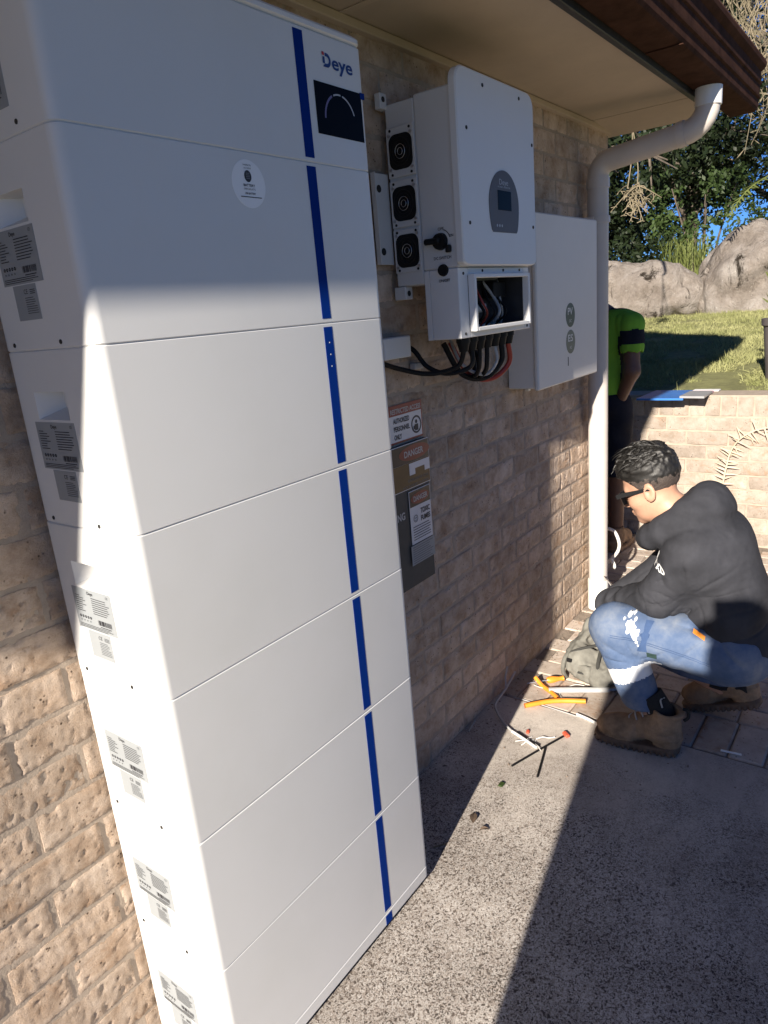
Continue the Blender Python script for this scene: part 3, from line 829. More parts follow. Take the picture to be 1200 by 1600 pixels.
# arching grass tuft between boulders
tuft = empty('grass_tuft', (10.3, 1.75, 1.55), 'arching yellow-green grass tuft growing between the two boulders', 'plant')
mb = MB()
for k in range(170):
    a = random.uniform(0, 2 * math.pi); L = random.uniform(.35, .75); h = random.uniform(.3, .62)
    b0 = Vector((10.25 + random.uniform(-.2, .2), 1.72 + random.uniform(-.28, .28), 1.6))
    p1 = b0 + Vector((math.cos(a) * L * .3, math.sin(a) * L * .3, h)); p2 = b0 + Vector((math.cos(a) * L * .8, math.sin(a) * L * .8, h * .75))
    sd = Vector((-math.sin(a), math.cos(a), 0)) * .008
    pts = catmull([b0, p1, p2], 4)
    vs = []; 
    for i, p in enumerate(pts): w_ = 1 - .85 * i / (len(pts) - 1); vs += [p - sd * w_, p + sd * w_]
    mb.add(vs, [(2 * i, 2 * i + 1, 2 * i + 3, 2 * i + 2) for i in range(len(pts) - 1)])
mb.build('blades', M['leaf_pale'], tuft, fix=False)

def frond(mb, stem, n, Lf, wf, up=Vector((0, 0, 1)), ang=0.5, gapp=0.0, jit=0.0):
    P = catmull([Vector(p) for p in stem], 8)
    for i in range(n):
        t = (i + 1) / (n + 1); k = min(int(t * (len(P) - 1)), len(P) - 2); p = P[k].lerp(P[k + 1], t * (len(P) - 1) - k)
        d = (P[k + 1] - P[k]).normalized(); s = d.cross(up).normalized()
        L = Lf * (math.sin(math.pi * (0.12 + 0.8 * t)) ** .6)
        for sg in (-1, 1):
            if random.random() < gapp: continue
            e = p + (s * sg + d * ang + Vector((random.gauss(0, jit), random.gauss(0, jit), random.uniform(-.25, .1)))).normalized() * L * random.uniform(.85, 1.1)
            w_ = d * wf
            mb.add([p - w_, p + w_, p.lerp(e, .6) + w_ * .8, e, p.lerp(e, .6) - w_ * .8], [(0, 1, 2, 3, 4)])
    return P
cyc = empty('cycad', (9.9, 0.1, 1.9), 'pale green cycad with a toothed frond arching over the tall boulder', 'plant')
for k, st in enumerate([[(9.9, .1, 2.5), (9.3, .45, 2.72), (8.9, .72, 2.58), (8.75, .90, 2.30)], [(9.9, .1, 2.5), (9.6, -.3, 2.95), (9.3, -.7, 2.9)], [(9.9, .1, 2.5), (10.1, .0, 3.0), (10.2, -.4, 3.2)], [(9.9, .1, 2.5), (10.3, .5, 2.8), (10.5, .8, 2.7)]]):
    mb = MB(); P = frond(mb, st, 26, 0.19, 0.012, ang=.45); mb.tube(P, lambda t: .012 * (1 - .7 * t), 5); mb.build('frond', M['leaf_pale'], cyc, fix=False)
MB().tube([(9.9, .1, 1.5), (9.9, .1, 2.5)], .12, 10).build('trunk', M['bark'], cyc)

# dry hanging vines in the top right corner
for k, (lab, y0, x0, zt, zb, nv) in enumerate([
        ('tangle of dry pale vines hanging beside the gutter end', 0.66, 8.8, 4.9, 2.95, 26),
        ('thin dry vines hanging further back in the top right corner', 1.10, 10.0, 5.6, 3.6, 20)]):
    vr = empty('hanging_vine', (x0, y0, zt), lab, 'vine', 'dry vines hanging in the trees')
    mb = MB(); lb = MB()
    for j in range(nv):
        yy = y0 + random.uniform(-.32, .30); xx = x0 + random.uniform(-.4, .4); zz = zb + random.uniform(-.1, 1.2)
        pts = [Vector((xx, yy, zt))]; m = 6
        for i in range(1, m): 
            t = i / (m - 1); pts.append(Vector((xx + random.uniform(-.10, .10) * (1 + t), yy + random.uniform(-.10, .10) * (1 + t), zt + (zz - zt) * t)))
        C = catmull(pts, 5); mb.tube(C, lambda t: .007 * (1 - .6 * t), 5)
        for q in range(14):
            p = random.choice(C); d = Vector((random.uniform(-1, 1), random.uniform(-1, 1), random.uniform(-1.2, .2))).normalized() * random.uniform(.08, .22)
            s = d.cross(Vector((1, .2, 0))).normalized() * random.uniform(.004, .010)
            lb.add([p - s * .4, p + d * .6 - s, p + d, p + d * .6 + s], [(0, 1, 2, 3)])
    mb.build('stems', M['dry'], vr); lb.build('dry_leaves', M['dry'], vr, fix=False)

# drooping twig in front of the trees, hanging from a long limb
tw = empty('drooping_branch', (6.1, 1.2, 3.1), 'pale drooping twig with dry leaf sprays hanging below the sloping pipe', 'branch')
mb = MB(); mb.tube([(13.4, 4.2, 4.4), (9.5, 2.6, 3.9), (6.3, 1.25, 3.25), (6.1, 1.17, 3.0)], lambda t: .05 * (1 - .8 * t), 6, smooth=6)
A = catmull([Vector((6.1, 1.17, 3.0)), Vector((6.05, 1.15, 2.7)), Vector((6.0, 1.17, 2.42))], 6); B = catmull([Vector((6.1, 1.17, 2.95)), Vector((6.05, 1.10, 2.6)), Vector((6.0, 1.09, 2.40))], 6)
mb.tube(A, .0055, 5); mb.tube(B, .005, 5)
mb.build('twig', M['dry'], tw)
lb = MB()
for j in range(30):
    p = Vector((6.0, 1.13 + random.uniform(-.06, .06), 2.42 + random.uniform(-.12, .04)))
    e = p + Vector((random.uniform(-.1, .1), random.gauss(0, .10), random.uniform(-.2, -.03)))
    m_ = p.lerp(e, .5) + Vector((0, random.uniform(-.02, .02), .02)); lb.tube([p, m_, e], lambda t: .0055 * (1 - .5 * t), 5, smooth=3)
    for q in range(3):
        s = p.lerp(e, random.uniform(.3, 1)); f = s + Vector((random.uniform(-.03, .03), random.gauss(0, .035), random.uniform(-.06, .0))); lb.tube([s, f], .0036, 4)
lb.build('leaf_spray', M['dry'], tw)

# pot plant at the right edge
pot = empty('plant_pot', (4.62, -0.310, RT), 'charcoal pot with a broad-leafed plant at the right edge of the lawn', 'pot')
mb = MB(); zz = float(lawn_z(4.62, 0))
prof = [(.10, 0), (.115, .0), (.145, .34), (.158, .35), (.160, .39), (.142, .392), (.135, .35), (.13, .33), (0.001, .33)]
nseg = 28; vs = []; fs = []
for (r_, z_) in prof:
    for i in range(nseg): a = 2 * math.pi * i / nseg; vs.append((4.62 + r_ * math.cos(a), -.310 + r_ * math.sin(a), zz + z_))
for j in range(len(prof) - 1):
    for i in range(nseg): fs.append((j * nseg + i, j * nseg + (i + 1) % nseg, (j + 1) * nseg + (i + 1) % nseg, (j + 1) * nseg + i))
mb.add(vs, fs); mb.build('pot', M['pot'], pot)
MB().tube([(4.62, -.310, zz + .3), (4.6, -.285, zz + .5), (4.6, -.25, zz + .6)], .008, 6, smooth=4).build('stem', M['bark'], pot)
for k in range(9):
    a = random.uniform(0, 6.28) if k else 1.9; b0 = Vector((4.61, -.28, zz + .42 + .02 * k)); 
    d = Vector((math.cos(a), math.sin(a), random.uniform(.3, 1.2))).normalized() * random.uniform(.14, .2)
    if k == 0: d = Vector((-.03, .11, .13))
    s = d.cross(Vector((0, 0, 1))).normalized() * .032; n_ = d.cross(s).normalized() * .01
    MB().add([b0, b0 + d * .35 + s + n_, b0 + d * .7 + s * .8 + n_, b0 + d, b0 + d * .7 - s * .8 + n_, b0 + d * .35 - s + n_, b0 + d * .5], [(0, 1, 6), (1, 2, 6), (2, 3, 6), (3, 4, 6), (4, 5, 6), (5, 0, 6)]).build('leaf', M['leaf_pale'], pot, fix=False)

# dry palm frond leaning on the retaining wall
df = empty('dry_palm_frond', (3.8, -0.13, 0.0), 'dry cream palm frond leaning against the retaining wall', 'frond')
mb = MB(); P = frond(mb, [(3.85, -.10, .25), (3.90, -.118, .48), (3.915, -.150, .62), (3.91, -.235, .71), (3.90, -.36, .745), (3.88, -.55, .70)], 44, 0.085, 0.0040, up=Vector((1, 0, .2)), ang=.25, gapp=.35, jit=.35)
tag(mb.build('leaflets', M['dry_pale'], df, fix=False), kind='stuff'); MB().tube(P, lambda t: .006 * (1 - .6 * t), 6).build('midrib', M['dry_pale'], df)
# ------------------------------------------------------------------ stacked battery cabinet
BW, BD, BR_ = 0.720, 0.2795, 0.020
front = lambda Y: (lambda a, b: (a, Y, b))
def side_fn(X): return lambda a, b: (X, -a, b)              # a runs towards -y (to the right seen from -x)

def casing(h, pocket=None, c=0.0022, topcap=True):
    mb = MB(); ol = rrect(0, BW, 0, BD, BR_, 6); n = len(ol)
    cx, cy = BW / 2, BD / 2
    def rg(z, ins):
        out = []
        for (x, y) in ol:
            out.append((x + (ins if x < cx else -ins), y + (ins if y < cy else -ins), z))
        return out
    rings = [rg(0, c), rg(c, 0), rg(h - c, 0), rg(h, c)]
    vs = [p for r in rings for p in r]; fs = []
    # the straight left run is between outline points with x==0
    for j in range(3):
        for i in range(n):
            i2 = (i + 1) % n
            if j == 1 and pocket and abs(ol[i][0]) < 1e-9 and abs(ol[i2][0]) < 1e-9 and abs(ol[i][1] - ol[i2][1]) > 0.1: continue
            fs.append((j * n + i, j * n + i2, (j + 1) * n + i2, (j + 1) * n + i))
    fs += [tuple(range(n - 1, -1, -1)), tuple(3 * n + i for i in range(n))]
    mb.add(vs, fs)
    if pocket:
        y0, y1, z0, z1, d = pocket
        ys = [BR_, y0, y1, BD - BR_]; zs = [c, z0, z1, h - c]
        for i in range(3):
            for j in range(3):
                if i == 1 and j == 1: continue
                mb.add([(0, ys[i], zs[j]), (0, ys[i + 1], zs[j]), (0, ys[i + 1], zs[j + 1]), (0, ys[i], zs[j + 1])], [(0, 3, 2, 1)])
    return mb

def screw(parent, x, y, z, r=0.0042, mat='gasket', axis='x', name='screw'):
    mb = MB()
    if axis == 'x': mb.cyl((x + .004, y, z), (x - .0012, y, z), r, r * .85, 12)
    else: mb.cyl((x, y + .004, z), (x, y - .0012, z), r, r * .85, 12)
    return mb.build(name, M[mat], parent, local=True)

def rating_label(parent, y0, z0, w, h, X=-0.0006):
    """y0: left edge (largest y); printed rating plate with maker's name, lines of small print, marks and a barcode"""
    mb = MB(); mb.box(X, X + 0.0008, y0 - w, y0, z0, z0 + h); lb = mb.build('rating_label', M['label'], parent, local=True)
    fn = lambda a, b: (X - 0.0005, y0 - a, z0 + b)
    p = MB()
    put_text(p, 'Deye', fn, w * .40, h * .875, size=.0088, bold=.00012)
    put_text(p, 'CE', fn, w * .88, h * .89, size=.0062)
    for i in range(8):
        yy = h * (.80 - .052 * i)
        quad(p, fn, w * .06, w * (.06 + random.uniform(.10, .26)), yy, yy + h * .017)
        quad(p, fn, w * .48, w * (.48 + random.uniform(.3, .46)), yy, yy + h * .017)
    for i in range(5): ring(p, fn, w * (.105 + .068 * i), h * .30, h * .012, h * .036, 10)
    for i in range(4): disc(p, fn, w * (.11 + .08 * i), h * .205, h * .026, 3)
    for i in range(16): 
        xa = w * (.56 + .022 * i); quad(p, fn, xa, xa + w * random.choice((.006, .010, .015)), h * .19, h * .31)
    quad(p, fn, w * .60, w * .88, h * .14, h * .158)
    for i in range(3): quad(p, fn, w * .05, w * random.uniform(.75, .95), h * (.105 - .034 * i), h * (.118 - .034 * i))
    p.build('label_print', M['print'], lb, local=True, fix=False)

def small_label(parent, y0, z0, w, h, X=-0.0006):
    mb = MB(); mb.box(X, X + 0.0008, y0 - w, y0, z0, z0 + h); lb = mb.build('warranty_label', M['label'], parent, local=True)
    fn = lambda a, b: (X - 0.0005, y0 - a, z0 + b); p = MB()
    put_text(p, 'CE', fn, w * .46, h * .74, size=.010)
    for i in range(3): quad(p, fn, w * .72, w * .94, h * (.83 - .05 * i), h * (.85 - .05 * i))
    for i in range(8): quad(p, fn, w * .46, w * random.uniform(.8, .95), h * (.62 - .062 * i), h * (.636 - .062 * i))
    p.build('label_print', M['print'], lb, local=True, fix=False)

BH = 0.3007
def make_module():
    root = empty('battery_module', (0, 0, 0))
    casing(BH, (0.112, 0.210, 0.187, 0.233, 0.03)).build('casing', M['white'], root, local=True)
    y0, y1, z0, z1, d = 0.112, 0.210, 0.187, 0.233, 0.034
    mb = MB()
    ya, yb, za, zb = y0 + .006, y1 - .030, z0 + .016, z1 - .002
    mb.add([(0, y0, z0), (0, y1, z0), (0, y1, z1), (0, y0, z1), (d, ya, za), (d, yb, za), (d, yb, zb), (d, ya, zb)],
           [(0, 1, 5, 4), (1, 2, 6, 5), (2, 3, 7, 6), (3, 0, 4, 7), (4, 5, 6, 7)])
    mb.build('handle_recess', M['white'], root, local=True, fix=False)
    mb = MB(); mb.box(.5105, .5365, -0.0006, 0.001, 0.009, BH - .0075); mb.build('blue_stripe', M['blue'], root, local=True)
    rating_label(root, 0.2265, 0.102, 0.1225, 0.081)
    small_label(root, 0.2005, 0.047, 0.070, 0.0535)
    screw(root, 0, 0.237, 0.010); screw(root, 0, 0.0915, 0.010)
    return root
proto = make_module()
names = ['lowest', 'second lowest', 'third from the ground', 'third from the top', 'second from the top', 'uppermost']
labs = ['white battery module with blue stripe, lowest of the stack, just above the base',
        'white battery module with blue stripe, second from the ground in the stack',
        'white battery module with blue stripe, third from the ground in the stack',
        'white battery module with blue stripe, fourth from the ground in the stack',
        'white battery module with blue stripe, fully sunlit on its front, second below the logo unit',
        'white battery module with round sticker, half in shade, right below the logo unit']
B0 = 0.0552
for i in range(6):
    o = proto if i == 0 else copy_tree(proto)
    o.location = (random.uniform(-.0008, .0008), random.uniform(-.0005, .0005), B0 + BH * i)
    tag(o, labs[i], 'battery module', 'battery modules of the white stack')
    if i == 5: top_mod = o
# status lights on the stripe of the sunlit module
mods = [ob for ob in COL.objects if ob.name.startswith('battery_module')]
led = MB()
for k in range(3): disc(led, lambda a, b: (a, -0.0009, b), 0.5235, 0.262 - 0.024 * k, 0.0016, 8)
led.build('status_light', M['sticker'], mods[4], local=True, fix=False)

# round sticker on the module right under the logo unit
st = MB(); fz = lambda a, b: (a, -0.0005, b); ZB = 0.0
scx, scz = 0.353, 1.8065 - (B0 + BH * 5)
n = 40; st.prism([(scx + .0395 * math.cos(2 * math.pi * i / n), scz + .0395 * math.sin(2 * math.pi * i / n)) for i in range(n)], lambda a, b: (a, 0.0006, b), lambda a, b: (a, -0.0005, b))
stk = st.build('round_sticker', M['sticker'], top_mod, local=True)
p = MB(); f2 = lambda a, b: (a, -0.0009, b)
put_text(p, 'Installed by', f2, scx - .0095, scz + .0295, size=.0042); put_text(p, 'accredited', f2, scx - .0085, scz + .0245, size=.0040)
disc(p, f2, scx - .001, scz + .0125, .0085, 16, .0098); 
put_text(p, 'BATTERY', f2, scx - .0135, scz - .0045, width=.027, size=.0062, bold=.0001)
put_text(p, 'SPECIALISTS', f2, scx - .0135, scz - .0098, width=.027, size=.0042)
put_text(p, '1300 BATTERY', f2, scx - .0125, scz - .0172, width=.026, size=.0045, bold=.0001); quad(p, f2, scx - .023, scz * 0 + scx + .027, scz - .0222, scz - .0207)
p.build('sticker_print', M['print'], stk, local=True, fix=False)
p = MB(); f3 = lambda a, b: (a, -0.0011, b)
for k in range(4): quad(p, f3, scx - .0055, scx + .0035, scz + .0165 - k * .0028, scz + .0178 - k * .0028)
p.build('sticker_emblem', M['print_grey'], stk, local=True, fix=False)

# control unit with logo and screen
CU0 = B0 + BH * 6
cu = empty('battery_control_unit', (0, 0, CU0), 'white battery control unit with logo and dark screen on top of the stack', 'control unit')
CH = 2.0905 - CU0
casing(CH).build('casing', M['white'], cu, local=True)
mb = MB(); mb.box(.5105, .5365, -0.0006, 0.001, 0.008, CH - .007); mb.build('blue_stripe', M['blue'], cu, local=True)
lid = casing(0.0195, c=0.006); lid.v = [(x, y, z + CH) for (x, y, z) in lid.v]; lid.build('lid', M['white'], cu, local=True)
sz0, sz1 = 1.914 - CU0, 2.006 - CU0
mb = MB(); mb.box(.556, .701, -0.0010, 0.002, sz0, sz1, .0004); scr = mb.build('screen', M['black_glass'], cu, local=True)
mb = MB(); mb.box(.698, .7125, -0.0014, 0.002, sz1 - .010, sz1 + .0015, .0004); mb.build('screen_tab', M['blue'], scr, local=True)
p = MB(); f4 = lambda a, b: (a, -0.0014, b); ring(p, f4, .628, 1.944 - CU0, .0455, .0485, 24, 20, 78); ring(p, f4, .628, 1.944 - CU0, .0455, .0485, 24, 84, 112)
p.build('screen_arc', M['disp_line'], scr, local=True, fix=False)
p = MB(); ring(p, f4, .628, 1.944 - CU0, .0448, .0492, 24, 118, 180); p.build('screen_arc', M['arc'], scr, local=True, fix=False)
# logo: D with a notch and red dot, then 'eye'
f5 = lambda a, b: (a, -0.0008, b); p = MB(); lx, lz, lh = .589, 2.0345 - CU0, .0250
st_ = .0062
D = []
m = 12
outer = [(lx, lz), (lx + .0115, lz)] + [(lx + .0115 + .0125 * math.sin(math.pi * i / m), lz + lh / 2 - lh / 2 * math.cos(math.pi * i / m)) for i in range(1, m)] + [(lx + .0115, lz + lh), (lx + .0075, lz + lh)]
inner = [(lx + st_, lz + st_), (lx + .0115, lz + st_)] + [(lx + .0115 + .0067 * math.sin(math.pi * i / m), lz + lh / 2 - (lh / 2 - st_) * math.cos(math.pi * i / m)) for i in range(1, m)] + [(lx + .0115, lz + lh - st_), (lx + .0075, lz + lh - st_)]
k = len(outer); p.add([f5(*q) for q in outer] + [f5(*q) for q in inner], [(i, i + 1, k + i + 1, k + i) for i in range(k - 1)])
quad(p, f5, lx, lx + st_, lz + st_, lz + lh * .70)
put_text(p, 'eye', f5, lx + .0268, lz + .0005, size=.0345, width=.064, bold=.0007)
lg = p.build('logo', M['logo_blue'], cu, local=True, fix=False)
p = MB(); quad(p, f5, lx - .0012, lx + .0052, lz + lh - .0052, lz + lh + .0008); p.build('logo_dot', M['logo_red'], lg, local=True, fix=False)
rating_label(cu, 0.222, 0.038, 0.122, 0.092); screw(cu, 0, 0.0895, 0.0155); screw(cu, 0, 0.237, 0.0155)

# base
bs = empty('battery_plinth', (0, 0, 0), 'white plinth base with black feet under the battery stack', 'base')
b_ = casing(B0 - 0.0205); b_.v = [(x, y, z + 0.0202) for (x, y, z) in b_.v]; b_.build('plinth', M['white'], bs, local=True)
mb = MB(); mb.box(.5105, .5365, -0.0006, 0.001, 0.021, B0 - .006); mb.build('blue_stripe', M['blue'], bs, local=True)
for (x, y) in ((.03, .035), (.63, .035), (.03, .20), (.63, .20)):
    mb = MB(); mb.box(x, x + .06, y, y + .05, 0.0003, 0.0205, .002); mb.build('foot', M['black'], bs, local=True)
mb = MB(); mb.box(.02, BW - .09, .012, .030, 0.0004, 0.0200, .001); mb.build('gap_strip', M['black'], bs, local=True)  # black strip filling the gap between plinth and ground
# ------------------------------------------------------------------ inverter on the wall
IX0, IX1 = 1.152, 1.598
inv = empty('wall_inverter', (1.375, 0.262, 1.48), 'white wall inverter with three side fans, oval display and open wiring box', 'inverter')
MB().box(IX0 + .002, IX1 - .002, 0.168, 0.262, 1.637, 2.112, 0.003).build('heat_sink', M['inv_grey'], inv)
MB().box(IX0, IX1, 0.052, 0.167, 1.672, 2.118, 0.004).build('body', M['inv_grey'], inv)
pr = rrect(IX0 - .008, IX1 + .006, 1.673, 2.160, 0.040, 6)
# square off the two lower corners a little
pr = [(x, (z if z > 1.76 else 1.673 + (z - 1.673) * .35)) for x, z in pr]
mb = MB(); mb.prism(pr, lambda a, b: (a, 0.0515, b), lambda a, b: (a, 0.034, b))
sh = 0.986; cx, cz = 1.375, 1.916
n = len(pr); b = len(mb.v)
pr2 = [(cx + (a - cx) * sh, cz + (z - cz) * sh) for a, z in pr]
mb.f = [f for f in mb.f if f != tuple(range(n, 2 * n))]
mb.add([(a, 0.0300, z) for a, z in pr2], [])
mb.f += [(n + i, n + (i + 1) % n, b + (i + 1) % n, b + i) for i in range(n)] + [tuple(b + i for i in range(n))]
cover = mb.build('front_cover', M['white2'], inv, angle=20)
for (x, z) in ((1.287, 2.131), (1.507, 2.134), (1.190, 2.016), (1.588, 2.020), (1.186, 1.783), (1.584, 1.786)):
    m_ = MB(); m_.cyl((x, 0.0312, z), (x, 0.0288, z), 0.0050, n=12); m_.build('screw', M['gasket'], cover)
# display: oval cut off straight at the bottom
ov = [(1.391 + .093 * math.cos(a), 1.838 + (.093 if math.sin(a) > 0 else .135) * math.sin(a)) for a in [2 * math.pi * i / 48 for i in range(48)]]
ov = [(x, max(z, 1.764)) for x, z in ov]
dp = MB().prism(ov, lambda a, b: (a, 0.0302, b), lambda a, b: (a, 0.0285, b)).build('display_panel', M['disp_grey'], inv)
MB().box(1.350, 1.434, 0.0278, 0.0290, 1.824, 1.877, .0003).build('screen', M['black_glass'], dp)
p = MB(); f = lambda a, b: (a, 0.0281, b)
put_text(p, 'Deye', f, 1.362, 1.892, size=.022, width=.055); put_text(p, 'HYBRID INVERTER', f, 1.352, 1.884, size=.006, width=.078)
disc(p, f, 1.341, 1.782, .004); disc(p, f, 1.356, 1.782, .004); disc(p, f, 1.371, 1.782, .004)
p.build('display_print', M['disp_line'], dp, fix=False)
# lower wiring box, cover off
mb = MB(); mb.box(IX0 + .001, IX1 - .001, 0.150, 0.167, 1.480, 1.671, .001); 
mb.box(IX0 + .001, 1.205, 0.056, 0.1495, 1.480, 1.671, .002); mb.box(1.558, IX1 - .001, 0.056, 0.1495, 1.480, 1.671, .002)
mb.box(1.2055, 1.5575, 0.056, 0.1495, 1.480, 1.498, .002); mb.box(1.2055, 1.5575, 0.056, 0.1495, 1.650, 1.671, .002)
wb = mb.build('wiring_box', M['white2'], inv)
mb = MB()
mb.box(1.203, 1.215, 0.0335, 0.0555, 1.496, 1.652, .0015); mb.box(1.548, 1.560, 0.0335, 0.0555, 1.496, 1.652, .0015)
mb.box(1.2155, 1.5475, 0.0335, 0.0555, 1.496, 1.507, .0015); mb.box(1.2155, 1.5475, 0.0335, 0.0555, 1.641, 1.652, .0015)
mb.build('opening_frame', M['white2'], wb)
for (x, z) in ((1.18, 1.655), (1.29, 1.662), (1.42, 1.662), (1.53, 1.662), (1.178, 1.492), (1.575, 1.49)):
    m_ = MB(); m_.cyl((x, 0.0575, z), (x, 0.0545, z), .0042, n=10); m_.build('screw', M['gasket'], wb)
MB().box(1.217, 1.546, 0.1440, 0.1485, 1.509, 1.640).build('wiring_backplate', M['dark_in'], wb)
mb = MB(); mb.box(1.2065, 1.2105, 0.0575, 0.1438, 1.500, 1.648); mb.box(1.5525, 1.5565, 0.0575, 0.1438, 1.500, 1.648); mb.box(1.211, 1.552, 0.0575, 0.1438, 1.4985, 1.5015); mb.box(1.211, 1.552, 0.0575, 0.1438, 1.6465, 1.6495)
mb.build('darkening_plates', M['dark_in'], wb)  # plates added to darken the inside of the opening
MB().box(1.27, 1.40, 0.106, 0.1435, 1.545, 1.570, .002).build('terminal_block', M['cable_grey'], wb)
for k in range(5):
    mb = MB(); x = 1.284 + .025 * k; mb.box(x - .008, x + .008, 0.103, 0.1065, 1.551, 1.565, .0005); mb.build('terminal', M['sticker'], wb)
cols = ['cable_black', 'cable_grey', 'cable_white', 'cable_black', 'cable_red', 'cable_black', 'cable_grey']
for k in range(9):
    x = 1.235 + .034 * k; mb = MB()
    pts = [(x, .115, 1.505), (x + random.uniform(-.02, .02), .09 + random.uniform(-.02, .02), 1.54), (x + random.uniform(-.03, .03), .10, 1.58), (x + random.uniform(-.03, .03), .13, 1.635)]
    mb.tube(pts, .0034 if k % 3 else .0050, 7, smooth=6); mb.build('wire', M[cols[k % 7]], wb)
MB().box(1.44, 1.52, 0.10, 0.1435, 1.585, 1.632, .003).build('breaker', M['black'], wb)
# fans on the side
fs_ = lambda X: (lambda a, b: (X, -a, b))
for zc, hh in ((1.989, .0625), (1.8565, .0605), (1.732, .058)):
    y0, y1 = .1685, .2595; yc = (y0 + y1) / 2
    mb = MB(); mb.box(IX0 - .0035, IX0 + .0018, y0, y1, zc - hh, zc + hh, .0008); fp = mb.build('fan_panel', M['inv_grey'], inv)
    ol = rrect(yc - .0385, yc + .0385, zc - .0445, zc + .0445, .022, 5)
    mb = MB(); mb.prism(ol, lambda a, b: (IX0 - .0045, a, b), lambda a, b: (IX0 - .0030, a, b)); mb.build('fan_opening', M['black'], fp)
    for rr in (.008, .016, .024, .032):
        mb = MB(); mb.tube([(IX0 - .0075, yc + rr * math.cos(2 * math.pi * i / 28), zc + rr * 1.12 * math.sin(2 * math.pi * i / 28)) for i in range(29)], .0007, 5, cap=False); mb.build('guard_ring', M['gasket'] if rr > .02 else M['steel'], fp)
    for sy in (-1, 1):
        for sz in (-1, 1):
            m_ = MB(); m_.cyl((IX0 - .002, yc + sy * .036, zc + sz * .043), (IX0 - .0072, yc + sy * .036, zc + sz * .043), .0040, n=10); m_.build('guard_screw', M['steel'], fp)
            m_ = MB(); m_.cyl((IX0 - .002, yc + sy * .032, zc + sz * (hh - .007)), (IX0 - .0048, yc + sy * .032, zc + sz * (hh - .007)), .0037, n=10); m_.build('screw', M['gasket'], fp)
# switch and button
sw = MB(); sw.cyl((IX0 + .001, .105, 1.743), (IX0 - .012, .105, 1.743), .023, .021, 24)
sw = sw.build('switch_knob', M['black'], inv)
mb = MB(); mb.box(IX0 - .024, IX0 - .009, .098, .148, 1.737, 1.753, .004); mb.build('switch_lever', M['black'], sw)
mb = MB(); mb.box(IX0 - .013, IX0 - .0005, .070, .086, 1.712, 1.732, .003); mb.build('lock_tab', M['black'], sw)
mb = MB(); mb.cyl((IX0 + .001, .102, 1.668), (IX0 - .006, .102, 1.668), .0165, .015, 24); pb = mb.build('power_button', M['black'], inv)
p = MB(); f = lambda a, b: (IX0 - .0006, -a, b)
put_text(p, 'OFF', f, -.112, 1.772, size=.0105, width=.019, bold=.0002); put_text(p, 'ON', f, -.078, 1.752, size=.0095, width=.014, bold=.0002); put_text(p, 'DC SWITCH', f, -.130, 1.697, size=.0105, width=.056, bold=.0002)
put_text(p, 'ON/OFF', f, -.118, 1.637, size=.0105, width=.036, bold=.0002); ring(p, f, -.105, 1.743, .030, .0325, 12, 15, 70)
p.build('lettering', M['print'], inv, fix=False)
# bracket, lugs, glands
mb = MB(); mb.box(1.082, 1.156, .2685, .2755, 1.700, 1.940, .001); mb.box(1.082, 1.0845, .2600, .2690, 1.700, 1.940, .0005); bk = mb.build('mounting_bracket', M['inv_grey'], inv)
for z in (1.90, 1.735):
    m_ = MB(); m_.cyl((1.108, .2700, z), (1.108, .2670, z), .010, n=14); m_.build('slot', M['gasket'], bk)
mb = MB(); mb.box(1.128, 1.158, .255, .275, 2.100, 2.140, .002); lg = mb.build('lug', M['inv_grey'], inv)
m_ = MB(); m_.cyl((1.141, .256, 2.124), (1.141, .2535, 2.124), .007, n=12); m_.build('slot', M['gasket'], lg)
mb = MB(); mb.box(1.150, 1.186, .232, .272, 1.600, 1.636, .002); lg = mb.build('lug', M['inv_grey'], inv)
m_ = MB(); m_.cyl((1.166, .234, 1.617), (1.166, .2305, 1.617), .008, n=12); m_.build('slot', M['gasket'], lg)
for k in range(7):
    x = 1.245 + .048 * k; mb = MB(); mb.cyl((x, .105, 1.4825), (x, .105, 1.464), .021, n=14); mb.cyl((x, .105, 1.464), (x, .105, 1.438), .0190, .013, 14); mb.build('cable_gland', M['black'], inv)
loops = [('cable_black', .0075, [(1.245, .105, 1.44), (1.245, .13, 1.395), (1.20, .20, 1.380), (1.12, .255, 1.405), (1.02, .268, 1.44)]),
         ('cable_black', .0075, [(1.293, .105, 1.44), (1.29, .11, 1.39), (1.25, .17, 1.375), (1.225, .225, 1.40), (1.215, .262, 1.45), (1.212, .30, 1.47)]),
         ('cable_black', .0075, [(1.341, .105, 1.44), (1.35, .115, 1.38), (1.40, .16, 1.352), (1.45, .19, 1.40), (1.46, .23, 1.47)]),
         ('cable_black', .0075, [(1.389, .105, 1.44), (1.395, .115, 1.37), (1.44, .17, 1.345), (1.49, .20, 1.40), (1.50, .23, 1.47)]),
         ('cable_grey', .0050, [(1.437, .105, 1.44), (1.44, .10, 1.39), (1.41, .13, 1.352), (1.36, .18, 1.39), (1.36, .22, 1.47)]),
         ('cable_red', .0085, [(1.533, .105, 1.44), (1.545, .11, 1.375), (1.50, .15, 1.330), (1.42, .19, 1.352), (1.36, .22, 1.46)]),
         ('cable_black', .0090, [(1.485, .105, 1.44), (1.49, .11, 1.385), (1.45, .15, 1.338), (1.37, .19, 1.36), (1.32, .22, 1.46)])]
for c, r_, pts in loops: MB().tube(pts, r_, 9, smooth=8).build('cable', M[c], inv)
mb = MB(); mb.box(1.215, 1.262, .262, .284, 1.392, 1.412, .003); mb.build('cable_clip', M['cable_grey'], inv)

cc = MB().box(1.045, 1.179, .247, .2835, 1.436, 1.498, .003).build('cable_cover', M['white2'])
tag(cc, 'small plain white cable cover on the wall beside the battery', 'cable cover')

